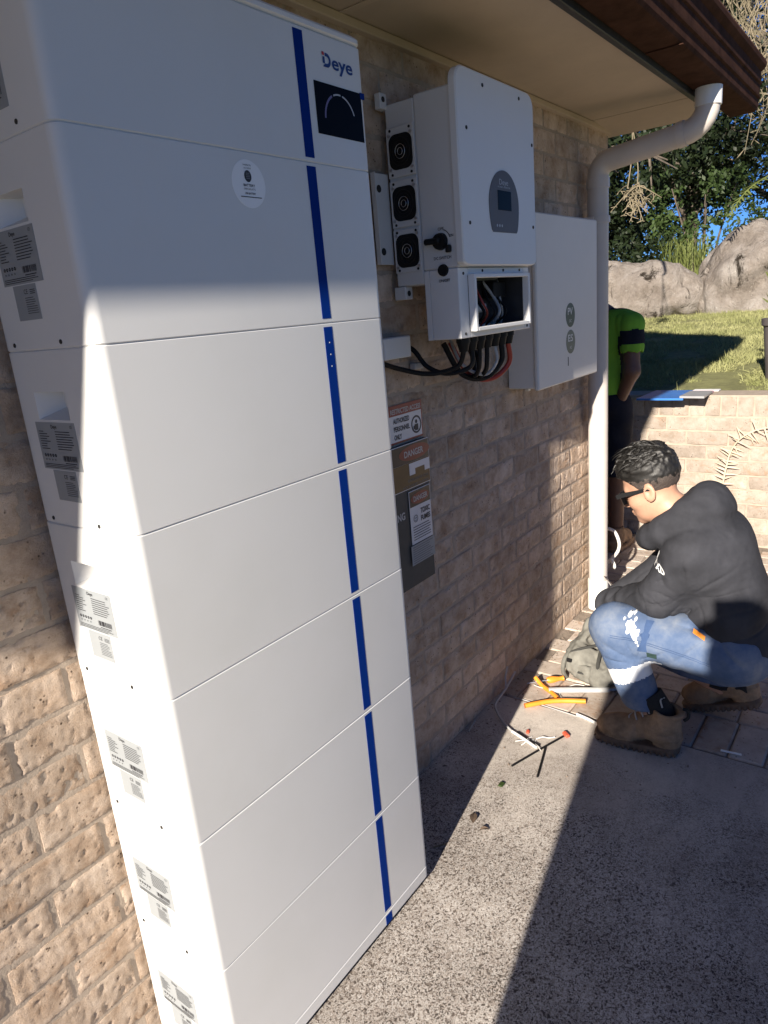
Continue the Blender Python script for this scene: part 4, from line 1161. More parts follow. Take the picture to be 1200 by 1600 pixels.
# ------------------------------------------------------------------ distribution box
db = empty('distribution_box', (2.17, 0.285, 1.24), 'cream steel distribution box with two round badges beside the downpipe', 'electrical box')
MB().box(1.876, 2.468, .172, .2835, 1.243, 1.860, .004).build('casing', M['box_cream'], db)
door = MB().box(1.866, 2.477, .152, .1705, 1.237, 1.866, .005).build('door', M['box_cream'], db)
fd = lambda a, b: (a, .1512, b)
for zc, mt, t in ((1.497, 'sign_green', 'PV'), (1.393, 'badge_grey', 'ES')):
    p = MB(); n = 32; p.prism([(2.178 + .046 * math.cos(2 * math.pi * i / n), zc + .047 * math.sin(2 * math.pi * i / n)) for i in range(n)], lambda a, b: (a, .1535, b), lambda a, b: (a, .1512, b))
    bd = p.build('round_badge', M[mt], door)
    p = MB(); put_text(p, t, lambda a, b: (a, .1508, b), 2.150, zc + .002, size=.038, width=.050, bold=.0006); put_text(p, 'DC' if t == 'PV' else 'AC', lambda a, b: (a, .1508, b), 2.166, zc - .028, size=.016, width=.022)
    p.build('badge_letters', M['sign_white'], bd, fix=False)
mb = MB(); mb.box(2.148, 2.152, .1505, .1525, 1.300, 1.335, .0005); mb.build('key_slot', M['gasket'], door)
for x in (2.02, 2.40):
    mb = MB(); mb.box(x, x + .024, .268, .284, 1.215, 1.246, .002); mb.build('fixing_lug', M['box_cream'], db)

# ------------------------------------------------------------------ signs on the wall
YB = .272
bd = MB().box(.93, 1.262, YB, .2835, .700, 1.172, .001).build('backing_board', M['board']); tag(bd, 'dark board behind the warning signs, partly hidden by the battery', 'board')
def sign(name, label, x0, x1, z0, z1, mat, y=YB - .0015):
    root = empty(name, ((x0 + x1) / 2, y, z0), label, 'sign')
    MB().box(x0, x1, y, y + .0013, z0, z1, .0003).build('plate', M[mat], root); return root
def pr_(root, mat, *fns, name='lettering'):
    p = MB()
    for f_ in fns: f_(p)
    return p.build(name, M[mat], root, fix=False)
y1_ = YB - .0020; fA = lambda a, b: (a, y1_, b); fB = lambda a, b: (a, y1_ - .0005, b); fC = lambda a, b: (a, y1_ - .0010, b)
s = sign('restricted_access_sign', 'red and white restricted access sign, topmost of the wall signs', .985, 1.263, 1.178, 1.296, 'sign_red', y=YB + .0100)
yo = YB + .0100; g = lambda dy: (lambda a, b: (a, yo - dy, b))
pr_(s, 'sign_white', lambda p: quad(p, g(.0006), 1.000, 1.257, 1.184, 1.264), name='white_field')
pr_(s, 'disp_line', lambda p: put_text(p, 'RESTRICTED ACCESS', g(.0006), 1.092, 1.270, size=.021, width=.164, bold=.0004))
pr_(s, 'print', lambda p: put_text(p, 'AUTHORIZED', g(.0011), 1.103, 1.241, size=.021, width=.086, bold=.0008), lambda p: put_text(p, 'PERSONNEL', g(.0011), 1.103, 1.216, size=.021, width=.086, bold=.0008), lambda p: put_text(p, 'ONLY', g(.0011), 1.103, 1.191, size=.021, width=.040, bold=.0008))
pr_(s, 'print', lambda p: ring(p, g(.0011), 1.226, 1.221, .0225, .0285, 24), lambda p: disc(p, g(.0011), 1.226, 1.230, .0065, 12), lambda p: quad(p, g(.0011), 1.216, 1.236, 1.202, 1.222), lambda p: quad(p, g(.0012), 1.209, 1.218, 1.206, 1.218), name='pictogram')
s = sign('danger_sign', 'danger sign with red oval and amber lower half, second wall sign', .985, 1.268, 1.028, 1.172, 'sign_white', y=YB - .0030)
y1_ = YB - .0030 - .0006
pr_(s, 'sign_black', lambda p: quad(p, fA, .988, 1.2655, 1.112, 1.1695), name='black_field')
pr_(s, 'sign_yellow', lambda p: quad(p, fA, .988, 1.2655, 1.0305, 1.1115), name='amber_field')
pr_(s, 'sign_orange', lambda p: disc(p, fB, 1.185, 1.141, .085, 32, .0245), name='red_oval')
pr_(s, 'disp_line', lambda p: put_text(p, 'DANGER', fC, 1.128, 1.131, size=.028, width=.106, bold=.0006))
pr_(s, 'sign_white', lambda p: quad(p, fB, 1.150, 1.2655, 1.088, 1.108), lambda p: quad(p, fB, 1.150, 1.182, 1.070, 1.088), lambda p: quad(p, fB, 1.236, 1.2655, 1.070, 1.088), name='white_patch')
pr_(s, 'print_grey', lambda p: put_text(p, 'EXPLOSIVE GAS', fB, 1.140, 1.050, size=.013, width=.115), lambda p: put_text(p, 'NO NAKED FLAMES', fB, 1.110, 1.034, size=.010, width=.145))
s = sign('toxic_fumes_sign', 'narrow danger toxic fumes sign, lowest of the three wall signs', 1.137, 1.259, .842, 1.019, 'sign_white', y=YB - .0030)
pr_(s, 'sign_black', lambda p: quad(p, fA, 1.1395, 1.2565, .966, 1.0165), name='black_field')
pr_(s, 'sign_orange', lambda p: disc(p, fB, 1.198, .990, .052, 28, .019), name='red_oval')
pr_(s, 'disp_line', lambda p: put_text(p, 'DANGER', fC, 1.160, .982, size=.024, width=.080, bold=.0005))
pr_(s, 'print', lambda p: put_text(p, 'TOXIC', fB, 1.196, .935, size=.024, width=.054, bold=.0008), lambda p: put_text(p, 'FUMES', fB, 1.196, .910, size=.024, width=.054, bold=.0008),
    *[(lambda k: (lambda p: quad(p, fB, 1.148, 1.148 + (.100 if k % 3 else .092), .897 - .0085 * k, .8995 - .0085 * k)))(k) for k in range(6)])
pr_(s, 'print_grey', lambda p: ring(p, fB, 1.166, .925, .010, .0125, 16), lambda p: disc(p, fB, 1.162, .927, .0025, 8), lambda p: disc(p, fB, 1.170, .927, .0025, 8), lambda p: quad(p, fB, 1.161, 1.171, .9185, .9205), name='pictogram')
s = sign('fine_print_label', 'small grey label of fine print below the toxic fumes sign', 1.126, 1.262, .774, .8405, 'label', y=YB - .0060)
y1_ = YB - .0066
pr_(s, 'print_grey', *[(lambda k: (lambda p: quad(p, fA, 1.134, 1.134 + random.uniform(.09, .12), .832 - .0075 * k, .8345 - .0075 * k)))(k) for k in range(8)])
p = MB(); put_text(p, 'WARNING', lambda a, b: (a, YB - .0006, b), .975, .938, size=.033, width=.138, bold=.0008); p.build('lettering', M['disp_line'], bd, fix=False)
# ------------------------------------------------------------------ things on the ground
def thing_tube(name, label, cat, pts, r, mat, group=None, n=9, smooth=7):
    o = MB().tube(pts, r, n, smooth=smooth).build(name, M[mat]); tag(o, label, cat, group); return o
def conduit(label, pts, r):
    root = empty('orange_conduit', pts[0], label, 'conduit', 'cut orange conduit offcuts')
    C = catmull([Vector(p) for p in pts], 7)
    MB().tube(C, r, 12, cap=False).build('pipe_wall', M['orange'], root)
    MB().tube(C, r - .0016, 12, cap=False).build('bore', M['orange_dark'], root)
conduit('longer straight orange conduit offcut on the sunlit paving', [(1.650, .147, .0125), (1.735, .062, .013), (1.793, -.049, .0125)], .0098)
conduit('shorter curved orange conduit offcut beside the longer one', [(1.845, .190, .030), (1.825, .150, .012), (1.79, .09, .0112), (1.764, .055, .0112)], .0090)
thing_tube('cable_offcut', 'thin dark cable offcut crossing another, with a red tip beside it', 'cable', [(1.292, .026, .004), (1.42, -.018, .005), (1.541, -.060, .004)], .0038, 'cable_black', 'short cable offcuts')
thing_tube('cable_offcut', 'short dark cable offcut leaning under the crossing one', 'cable', [(1.282, -.075, .004), (1.37, -.052, .004), (1.452, -.030, .004)], .0040, 'cable_black', 'short cable offcuts')
rt = MB().box(-.016, .016, -.008, .008, 0, .012, .003).build('red_connector', M['red']); rt.location = (1.553, -.066, .001); rt.rotation_euler = (0, 0, .9); tag(rt, 'small red connector cap at the end of the dark offcut', 'connector')
rt = MB().box(-.011, .011, -.006, .006, 0, .008, .003).build('red_scrap', M['red']); rt.location = (1.504, .065, .001); rt.rotation_euler = (0, 0, .3); tag(rt, 'tiny red-brown scrap on the sunlit concrete near the wire', 'scrap')
# long stripped cable in the shade
lc = empty('stripped_cable', (1.5, .2, 0), 'long bent grey cable with white stripped end, half in the shade by the wall', 'cable')
MB().tube([(1.80, .262, .06), (1.70, .285 - .03, .035), (1.60, .250, .02), (1.555, .220, .012), (1.51, .170, .008), (1.475, .115, .0068)], .0048, 9, smooth=8).build('sheath', M['cable_grey'], lc)
MB().tube([(1.475, .115, .0068), (1.455, .06, .006), (1.428, -.004, .006)], .0052, 9, smooth=8).build('white_end', M['cable_white'], lc)
MB().tube([(1.70, .255, .035), (1.73, .27, .07), (1.745, .268, .11)], .0036, 7, smooth=6).build('core_wire', M['cable_grey'], lc)
MB().tube([(1.482, .098, .005), (1.462, .04, .004), (1.447, -.008, .004)], .0042, 8, smooth=6).build('core_wire', M['cable_black'], lc)
def scribble(name, label, c, n, L, r, mat, cat):
    root = empty(name, c, label, cat)
    for k in range(n):
        p = Vector(c) + Vector((random.uniform(-.02, .02), random.uniform(-.02, .02), .003)); a = random.uniform(0, 6.28); pts = [p]
        for i in range(3):
            a += random.uniform(-.8, .8); p = p + Vector((math.cos(a), math.sin(a), 0)) * L / 3; pts.append(Vector((p.x, p.y, .0025 + random.uniform(0, .008))))
        MB().tube(pts, r, 6, smooth=5).build('strand', M[mat], root)
scribble('wire_clippings', 'white wire clippings beside the stripped cable end', (1.475, .03, 0), 4, .07, .0019, 'cable_white', 'wire clippings')
scribble('zip_ties', 'loose white cable ties near the orange conduit', (1.84, .09, 0), 4, .10, .0016, 'cable_white', 'cable ties')
thing_tube('tie_wire', 'thin wire lying under the orange conduit towards the boot', 'wire', [(1.70, .22, .003), (1.70, .12, .004), (1.695, .0, .003), (1.690, -.06, .003)], .0022, 'cable_grey')
thing_tube('white_rod', 'white plastic rod at the toe of the boot', 'rod', [(1.700, -.050, .006), (1.690, -.095, .006), (1.678, -.128, .007)], .0055, 'cable_white')
sd = empty('screwdriver', (1.90, .11, 0), 'orange-handled screwdriver lying by the tool bag', 'screwdriver')
MB().tube([(1.868, .148, .016), (1.892, .118, .017), (1.915, .095, .016)], lambda t: .012 + .003 * math.sin(t * 6.2), 10, smooth=5).build('handle', M['orange'], sd)
MB().tube([(1.868, .148, .016), (1.815, .215, .010)], .0030, 8).build('shaft', M['steel'], sd)
gr = empty('tool_grip', (1.86, .02, 0), 'grey rubber tool grip lying before the canvas bag', 'tool')
MB().tube([(1.800, .110, .012), (1.845, .03, .014), (1.895, -.06, .013), (1.92, -.10, .012)], lambda t: .0135 - .003 * t, 10, smooth=6).build('grip', M['cable_grey'], gr)
MB().tube([(1.92, -.10, .012), (1.955, -.15, .011)], .006, 8).build('shank', M['steel'], gr)
# debris
def leaf_(name, label, x, y, L, a, mat, cat):
    d = Vector((math.cos(a), math.sin(a), 0)); s = Vector((-d.y, d.x, 0)); b = Vector((x, y, .002)); vs = []
    for t, w in ((0, .05), (.25, .22), (.5, .27), (.75, .18), (1, .02)):
        c = b + d * L * t + Vector((0, 0, .006 * math.sin(t * 3.1))); vs += [c + s * L * w + Vector((0, 0, .004)), c, c - s * L * w + Vector((0, 0, .004))]
    fs = []
    for i in range(4): fs += [(3 * i, 3 * i + 1, 3 * i + 4, 3 * i + 3), (3 * i + 1, 3 * i + 2, 3 * i + 5, 3 * i + 4)]
    o = MB().add(vs, fs).build(name, M[mat], fix=False); tag(o, label, cat)
leaf_('fallen_leaf', 'dark fallen leaf on the sunlit concrete near the battery', .975, .004, .045, .4, 'dead_leaf', 'leaf')
leaf_('fallen_leaf', 'smaller curled fallen leaf beside the dark leaf', .975, -.052, .028, 2.2, 'dead_leaf', 'leaf')
thing_tube('straw', 'pale straw lying in the shadow beside the battery', 'straw', [(.825, .055, .003), (.845, .038, .004), (.858, .030, .003)], .0022, 'dry')
thing_tube('straw', 'pale wire scrap in the shade below the wall', 'straw', [(1.40, .262, .003), (1.44, .268, .006), (1.47, .272, .010)], .0024, 'cable_grey')
cl = MB().box(-.012, .012, -.008, .008, 0, .006, .002).build('green_scrap', M['leaf_mid']); cl.location = (1.185, .012, .001); tag(cl, 'tiny green scrap on the concrete beyond the shadow edge', 'scrap')
st_ = MB(); st_.tube([(1.728, -.56, .003), (1.735, -.625, .003)], .004, 6); o = st_.build('metal_strip', M['cable_white']); tag(o, 'thin white strip on the dark pavers at right', 'strip')

# canvas tool bag
bag = empty('tool_bag', (2.0, .03, 0), 'crumpled grey canvas tool bag on the ground before the knee', 'bag')
def bagf(P):
    d = d_ell(P, (2.02, .03, .075), (.10, .085, .085), rotm('Z', -20))
    d = smin(d, d_cap(P, (2.05, .02, .10), (2.09, .035, .20), .065, .030), .04)
    d = smin(d, d_cap(P, (1.95, -.05, .04), (2.08, -.10, .05), .05, .05), .04)
    hole = d_ell(P, (2.02, -.005, .17), (.045, .040, .05)); d = smax(d, -hole, .012)
    d = d + .010 * np.abs(vnoise(P, 22, 3)) + .006 * vnoise(P, 55, 4) - .006
    return smax(d, -(P[:, 2] - .001), .006)
sdf('bag_body', bagf, (1.86, -.20, -.02), (2.20, .16, .27), .0045, M['canvas'], bag)
mb = MB(); mb.tube([(1.945, .095, .006), (1.925, .100, .05), (1.935, .095, .10), (1.98, .085, .12)], .010, 8, smooth=6); mb.build('strap', M['canvas'], bag)
def pocket(P):
    d = d_box(P, (1.935, .005, .058), (.024, .036, .040), .014, rotm('Z', -25)) + .003 * vnoise(P, 50, 5)
    return smax(d, -d_ell(P, (1.938, .005, .098), (.016, .026, .020)), .006)
sdf('side_pocket', pocket, (1.89, -.05, .0), (1.98, .06, .12), .0035, M['canvas'], bag)
MB().box(1.905, 1.912, -.022, .030, .060, .068, .002).build('pocket_trim', M['canvas_dark'], bag)
for q_ in ((1.935, .072, .10), (1.945, -.052, .075)):
    mb = MB(); mb.box(q_[0] - .010, q_[0] - .004, q_[1] - .012, q_[1] + .012, q_[2] - .009, q_[2] + .009, .002); mb.build('buckle', M['black'], bag)
MB().tube([(1.93, -.055, .012), (1.92, -.05, .06), (1.945, -.045, .11), (1.99, -.04, .14)], .0075, 7, smooth=6).build('strap', M['canvas_dark'], bag)
MB().tube([(1.955, .075, .125), (1.96, .03, .15), (1.99, -.02, .16)], .006, 7, smooth=5).build('zip', M['canvas_dark'], bag)
MB().tube([(2.03, -.01, .14), (2.045, .005, .18), (2.07, .03, .212)], .007, 8, smooth=4).build('pencil', M['wood'], bag)

# white cable loop and tin snips by the pipe foot
wl = empty('white_cable_loop', (2.87, .2, 0), 'white cable loop standing beside the foot of the downpipe', 'cable')
MB().tube([(2.90, .262, .37), (2.90, .215, .355), (2.90, .190, .30), (2.90, .195, .25), (2.90, .225, .205), (2.89, .245, .18), (2.84, .26, .10), (2.80, .22, .01)], .0085, 9, smooth=8).build('cable', M['cable_white'], wl)
MB().tube([(2.885, .225, .20), (2.87, .205, .175), (2.86, .205, .165)], .010, 9, smooth=5).build('connector', M['cable_white'], wl)
MB().tube([(2.885, .225, .19), (2.87, .245, .155), (2.85, .265, .14)], .0045, 7, smooth=5).build('lead', M['cable_grey'], wl)
sn = empty('side_cutters', (2.60, .17, .18), 'steel tool blade held just right of the downpipe foot', 'tool')
mb = MB(); mb.add([(2.60, .165, .218), (2.55, .10, .195), (2.47, .02, .185), (2.47, .02, .150), (2.55, .09, .165), (2.604, .165, .222), (2.556, .10, .199), (2.476, .02, .189), (2.476, .02, .154), (2.556, .09, .169)],
               [(0, 1, 2, 3, 4), (9, 8, 7, 6, 5), (0, 5, 6, 1), (1, 6, 7, 2), (2, 7, 8, 3), (3, 8, 9, 4), (4, 9, 5, 0)]); mb.build('blade', M['steel'], sn)
MB().tube([(2.472, .02, .17), (2.30, -.03, .20), (2.03, -.05, .27)], .009, 8, smooth=6).build('handle', M['cable_grey'], sn)
thing_tube('thin_grey_lead', 'thin grey lead curling on the sunlit paving behind the pipe', 'cable', [(3.35, .22, .004), (3.2, .17, .03), (3.1, .18, .06), (3.02, .22, .03), (3.1, .24, .004), (2.9, .15, .004)], .005, 'cable_grey')

# folder and tablet on the retaining wall
fz = RT + .002
def flat_(name, label, pts, t, mat, cat, z):
    n = len(pts); o = MB().prism(pts, lambda a, b: (a, b, z), lambda a, b: (a, b, z + t)).build(name, M[mat]); tag(o, label, cat); return o
flat_('blue_folder', 'blue folder lying on the retaining wall behind the crouching man', [(3.80, .115), (3.79, .385), (4.16, .37), (4.16, .135)], .012, 'folder_blue', 'folder', fz)
flat_('grey_tablet', 'grey tablet beside the blue folder on the wall', [(3.79, -.005), (3.80, .135), (4.03, .130), (4.03, .0)], .012, 'folder_grey', 'tablet', fz + .013)
flat_('pink_leaflet', 'pink leaflet behind the grey tablet', [(4.035, .0), (4.035, .13), (4.085, .13), (4.085, .005)], .006, 'paper_pink', 'leaflet', fz + .013)
flat_('white_leaflet', 'white sheet behind the pink leaflet', [(4.09, -.02), (4.09, .13), (4.155, .13), (4.155, -.02)], .006, 'paper', 'leaflet', fz + .013)
# ------------------------------------------------------------------ people
A_ = lambda *v: np.array(v, float)

def chain(P, pts, rs, k=0.02):
    d = None
    for i in range(len(pts) - 1):
        e = d_cap(P, pts[i], pts[i + 1], rs[i], rs[i + 1]); d = e if d is None else smin(d, e, k)
    return d

def near_only(P, c, r, f):
    """evaluate f only inside a ball; outside it a plain distance to the ball will do"""
    q = np.linalg.norm(P - np.array(c, float), axis=-1); out = np.maximum(q - r * .8, .02); m = q < r
    if m.any(): out[m] = f(P[m])
    return out

def hand_sdf(P, wrist, direction, palm_n, curl=0.6, side=1, s=1.0):
    """wrist point, finger direction, palm normal; thumb on +side of cross(direction, palm_n)"""
    d = A_(*Vector(direction).normalized()); n = A_(*palm_n); n = n - d * (n @ d); n = n / np.linalg.norm(n); t = np.cross(d, n) * side
    w = A_(*wrist)
    R = np.stack([t, d, n], 1)
    out = d_ell(P, w + d * .048 * s, (.040 * s, .052 * s, .016 * s), R)
    out = smin(out, d_cap(P, w - d * .02, w + d * .02, .024 * s, .022 * s), .012)
    for i, (off, L) in enumerate(((.028, .068), (.0095, .076), (-.0095, .072), (-.027, .056))):
        b = w + d * (.088 - .004 * abs(i - 1)) * s + t * off * s
        a1 = curl * .6; a2 = curl * 1.5; a3 = curl * 2.1
        p1 = b + (d * math.cos(a1) + n * math.sin(a1)) * L * .45 * s
        p2 = p1 + (d * math.cos(a2) + n * math.sin(a2)) * L * .33 * s
        p3 = p2 + (d * math.cos(a3) + n * math.sin(a3)) * L * .24 * s
        f = np.minimum(np.minimum(d_cap(P, b - d * .01, p1, .0092 * s, .0088 * s), d_cap(P, p1, p2, .0088 * s, .0080 * s)), d_cap(P, p2, p3, .0080 * s, .0070 * s))
        out = smin(out, f, .004)
    b = w + d * .028 * s + t * .032 * s + n * .006
    p1 = b + (d * .62 + t * .62 + n * .45) * .038 * s; p2 = p1 + (d * .85 + t * .1 + n * .6) * .030 * s
    out = smin(out, np.minimum(d_cap(P, b, p1, .0125 * s, .0105 * s), d_cap(P, p1, p2, .0105 * s, .0085 * s)), .010)
    return out

def head_sdf(P):
    X = np.abs(P[:, 0]); Q = P.copy(); Q[:, 0] = X
    d = d_ell(Q, (0, -.014, .043), (.077, .096, .086))
    d = smin(d, d_ell(Q, (0, .026, -.028), (.062, .064, .086)), .03)
    d = smin(d, d_ell(Q, (0, .036, -.074), (.049, .050, .040)), .02)
    d = smin(d, d_ell(Q, (0, .074, -.098), (.020, .017, .017)), .018)
    d = smin(d, d_ell(Q, (.038, .052, -.030), (.024, .030, .022)), .02)          # cheekbone
    d = smin(d, d_cap(Q, (0, .082, .020), (.040, .068, .020), .012, .010), .014)  # brow
    d = smax(d, -d_ell(Q, (.031, .094, .000), (.017, .013, .010)), .012)          # socket
    d = np.minimum(d, d_ell(Q, (.031, .076, .000), (.013, .013, .012)))           # eye
    d = smin(d, d_cap(Q, (0, .083, .010), (0, .108, -.030), .0085, .0115), .010)  # nose
    d = smin(d, d_ell(Q, (.011, .098, -.036), (.0085, .010, .007)), .006)
    d = smin(d, d_ell(Q, (0, .089, -.0605), (.025, .0105, .0062)), .005)
    d = smin(d, d_ell(Q, (0, .087, -.0715), (.021, .0105, .0068)), .005)
    d = np.maximum(d, -(d_ell(Q, (0, .100, -.0660), (.026, .010, .0016))))
    ear = d_ell(Q, (.0785, -.012, -.010), (.0075, .021, .032), rotm('X', 12))
    ear = smax(ear, -d_ell(Q, (.0875, -.010, -.006), (.008, .011, .018)), .006)
    d = smin(d, ear, .006)
    d = smin(d, d_cap(P, (0, -.015, -.06), (0, -.052, -.165), .056, .062), .03)
    return d

def place_head(center, pitch, yaw, h=.0042):
    R = np.array(Matrix.Rotation(math.radians(yaw), 3, 'Z') @ Matrix.Rotation(math.radians(-pitch), 3, 'X'))
    C = A_(*center)
    return (lambda p: A_(*p) @ R.T + C), R, C

# ---------------------------------------------------------------- crouching man
man = empty('person', (1.80, -.40, 0), 'man in black hoodie and blue work trousers crouching with sunglasses by the downpipe', 'person')
hp, HR, HC = place_head((1.80, -.287, .918), 25, 0)
LW, LE, LS = (1.885, -.085, .405), (1.700, -.350, .555), (1.665, -.440, .735)
RW, RE, RS = (2.005, -.060, .350), (2.050, -.290, .545), (1.980, -.430, .738)
def man_body(P):
    d = near_only(P, HC, .24, lambda X: head_sdf((X - HC) @ HR))
    d = smin(d, d_cap(P, (1.81, -.37, .82), (1.82, -.44, .72), .062, .10), .03)
    d = smin(d, chain(P, [(1.82, -.47, .70), (1.83, -.56, .42)], [.12, .12]), .05)
    for S_, E_, W_ in ((LS, LE, LW), (RS, RE, RW)):
        d = smin(d, chain(P, [S_, E_, W_], [.055, .042, .028]), .02)
    d = smin(d, near_only(P, LW, .26, lambda X: hand_sdf(X, LW, (.45, .0, -.85), (.5, -.7, .2), .75, 1)), .008)
    d = smin(d, near_only(P, RW, .26, lambda X: hand_sdf(X, RW, (-.15, .25, -.9), (-.6, -.7, .0), .75, -1)), .008)
    for H_, K_, N_ in (((1.74, -.55, .37), (1.668, -.205, .425), (1.652, -.345, .12)), ((1.93, -.55, .35), (2.0, -.21, .24), (1.955, -.52, .12))):
        d = smin(d, chain(P, [H_, K_, N_], [.075, .052, .035]), .03)
    return d
sdf('body', man_body, (1.52, -.72, .08), (2.12, .10, 1.07), .0054, M['skin'], man)

ring_pts = []
for i in range(15):
    a = 2 * math.pi * i / 14
    e = A_(0, -.80, .60); c = A_(1.812, -.376, .806)
    ring_pts.append(c + e * (-.118 * math.cos(a)) + A_(1, 0, 0) * (.112 * math.sin(a)))
def hoodie_folds(P, d):
    # folds: bunching at the elbow, pull lines from the armpit, hood creases
    q = P - A_(1.70, -.42, .62)
    f1 = np.sin(62 * (q[:, 1] * .55 + q[:, 2] * .83) + 3 * vnoise(P, 9, 5)) * np.exp(-((q ** 2).sum(-1)) / .022)
    q2 = P - A_(1.78, -.12, .47); f2 = np.sin(95 * (q2[:, 1] * .8 + q2[:, 0] * .45) + 2 * vnoise(P, 14, 6)) * np.exp(-((q2 ** 2).sum(-1)) / .012)
    q3 = P - A_(1.80, -.42, .83); f3 = np.sin(70 * (q3[:, 2] * .9 - q3[:, 1] * .35) + 4 * vnoise(P, 8, 7)) * np.exp(-((q3 ** 2).sum(-1)) / .02)
    # long creases radiating from the armpit and the elbow crook, drag lines across the back
    def rays(c, n, r0, r1, sd, ph=0.0):
        v = P - A_(*c); r = np.linalg.norm(v[:, 1:], axis=-1); th = np.arctan2(v[:, 2], v[:, 1])
        g = (1 - np.abs(np.sin(th * n / 2 + ph + 1.9 * vnoise(P, 8, sd)))) ** 4
        return g * np.exp(-((r - r0) / r1) ** 2) * np.exp(-(v[:, 0] / .16) ** 2)
    g1 = rays((1.66, -.450, .590), 8, .115, .055, 21) + .7 * rays((1.68, -.30, .60), 9, .075, .045, 24, .7)
    back = (1 - np.abs(np.sin(38 * (P[:, 2] * .86 + P[:, 1] * .5) + 2.2 * vnoise(P * A_(.5, 1, .6), 6, 26)))) ** 6 * np.exp(-((P[:, 2] - .50) / .10) ** 2)
    d = d + .0045 * f1 + .0065 * f2 + .0045 * f3 + .0050 * vnoise(P * A_(1, 1, .6), 8, 8) + .0075 * g1 + .0045 * back + .0018 * np.abs(vnoise(P, 40, 9)) - .003
    return d
def hood_ring(P):
    hd = None
    for i in range(14):
        f = .5 + .5 * math.cos(2 * math.pi * (i + .5) / 14)       # 1 at the throat
        e = d_cap(P, ring_pts[i], ring_pts[i + 1], .056 - .020 * f, .056 - .020 * f); hd = e if hd is None else smin(hd, e, .02)
    return smin(hd, d_ell(P, (1.815, -.468, .832), (.105, .078, .080)), .05)
def hoodie(P):
    d = d_ell(P, (1.83, -.540, .52), (.187, .128, .175))
    d = smin(d, d_ell(P, (1.825, -.480, .68), (.200, .140, .145)), .05)
    d = smin(d, d_ell(P, (1.82, -.470, .765), (.170, .118, .085)), .05)
    d = smin(d, d_ell(P, (1.83, -.575, .385), (.175, .118, .095)), .05)
    for S_, E_, W_ in ((LS, LE, LW), (RS, RE, RW)):
        d = smin(d, chain(P, [S_, E_, W_], [.072, .066, .047], .03), .06)
    hd = near_only(P, (1.812, -.40, .81), .32, hood_ring)
    d = smin(d, hd, .016)
    neck = d_cap(P, (1.80, -.30, .92), (1.815, -.39, .74), .062, .070); d = smax(d, -neck, .012)
    m = np.abs(d) < .05
    if m.any(): d[m] = hoodie_folds(P[m], d[m])
    d = smax(d, -(P[:, 2] - .315 + .25 * (P[:, 1] + .575)), .012)
    cut = d_cap(P, A_(*LW) + (A_(*LW) - A_(*LE)) * .02, A_(*LW) + (A_(*LW) - A_(*LE)) * .6, .060, .08); d = smax(d, -cut, .006)
    cut = d_cap(P, A_(*RW) + (A_(*RW) - A_(*RE)) * .02, A_(*RW) + (A_(*RW) - A_(*RE)) * .6, .060, .08); d = smax(d, -cut, .006)
    return d
sdf('hoodie', hoodie, (1.50, -.76, .22), (2.18, .06, 1.0), .0046, M['hoodie'], man)

LK, LA = (1.668, -.206, .428), (1.653, -.312, .150)
RK, RA = (2.0, -.21, .25), (1.955, -.50, .15)
def trousers(P):
    d = d_ell(P, (1.83, -.580, .355), (.168, .122, .120))
    dl = smin(chain(P, [(1.735, -.55, .385), LK], [.112, .085], .03), chain(P, [LK, LA], [.084, .062], .03), .022)
    dr = smin(chain(P, [(1.93, -.55, .36), RK], [.110, .085], .03), chain(P, [RK, RA], [.084, .065], .03), .022)
    d = smin(d, dl, .03); d = smin(d, dr, .03)
    q = P - A_(1.66, -.27, .36); f1 = np.sin(85 * (q[:, 1] * .75 - q[:, 2] * .65) + 3 * vnoise(P, 12, 15)) * np.exp(-(q ** 2).sum(-1) / .008)
    q = P - A_(1.70, -.50, .40); f2 = np.sin(60 * (q[:, 1] + q[:, 2] * .3) + 3 * vnoise(P, 9, 16)) * np.exp(-(q ** 2).sum(-1) / .014)
    def rays(c, n, r0, r1, sd):
        v = P - A_(*c); r = np.linalg.norm(v[:, 1:], axis=-1); th = np.arctan2(v[:, 2], v[:, 1])
        return (1 - np.abs(np.sin(th * n / 2 + vnoise(P, 8, sd)))) ** 4 * np.exp(-((r - r0) / r1) ** 2)
    g = rays((1.66, -.300, .335), 10, .060, .050, 31) + rays((1.70, -.545, .475), 9, .075, .065, 32)
    d = d + .003 * f1 + .003 * f2 + .0045 * vnoise(P, 12, 17) + .0075 * g + .002 * np.abs(vnoise(P, 34, 18))
    d = smax(d, (A_(0, -.106, -.278) @ A_(0, 0, 0)) - (P[:, 2] - .155), .004)      # hems
    return d
V, Q = nets(trousers, (1.50, -.75, .12), (2.14, -.08, .58), .0052)
cen = V[Q].mean(1)
ax = (A_(*LA) - A_(*LK)); L_ = np.linalg.norm(ax); ax = ax / L_
tt = (cen - A_(*LK)) @ ax
wob = .004 * vnoise(cen, 40, 4)
band = (cen[:, 0] < 1.80) & (tt + wob > .135) & (tt + wob < .188) & (np.linalg.norm(cen - A_(*LK) - tt[:, None] * ax, axis=1) < .12) & (cen[:, 1] > -.42)
a, b = sub(V, Q, ~band); np_obj('trousers', a, b, M['denim'], man)
a, b = sub(V, Q, band)
np_obj('reflective_band', a, b, M['reflect'], man)

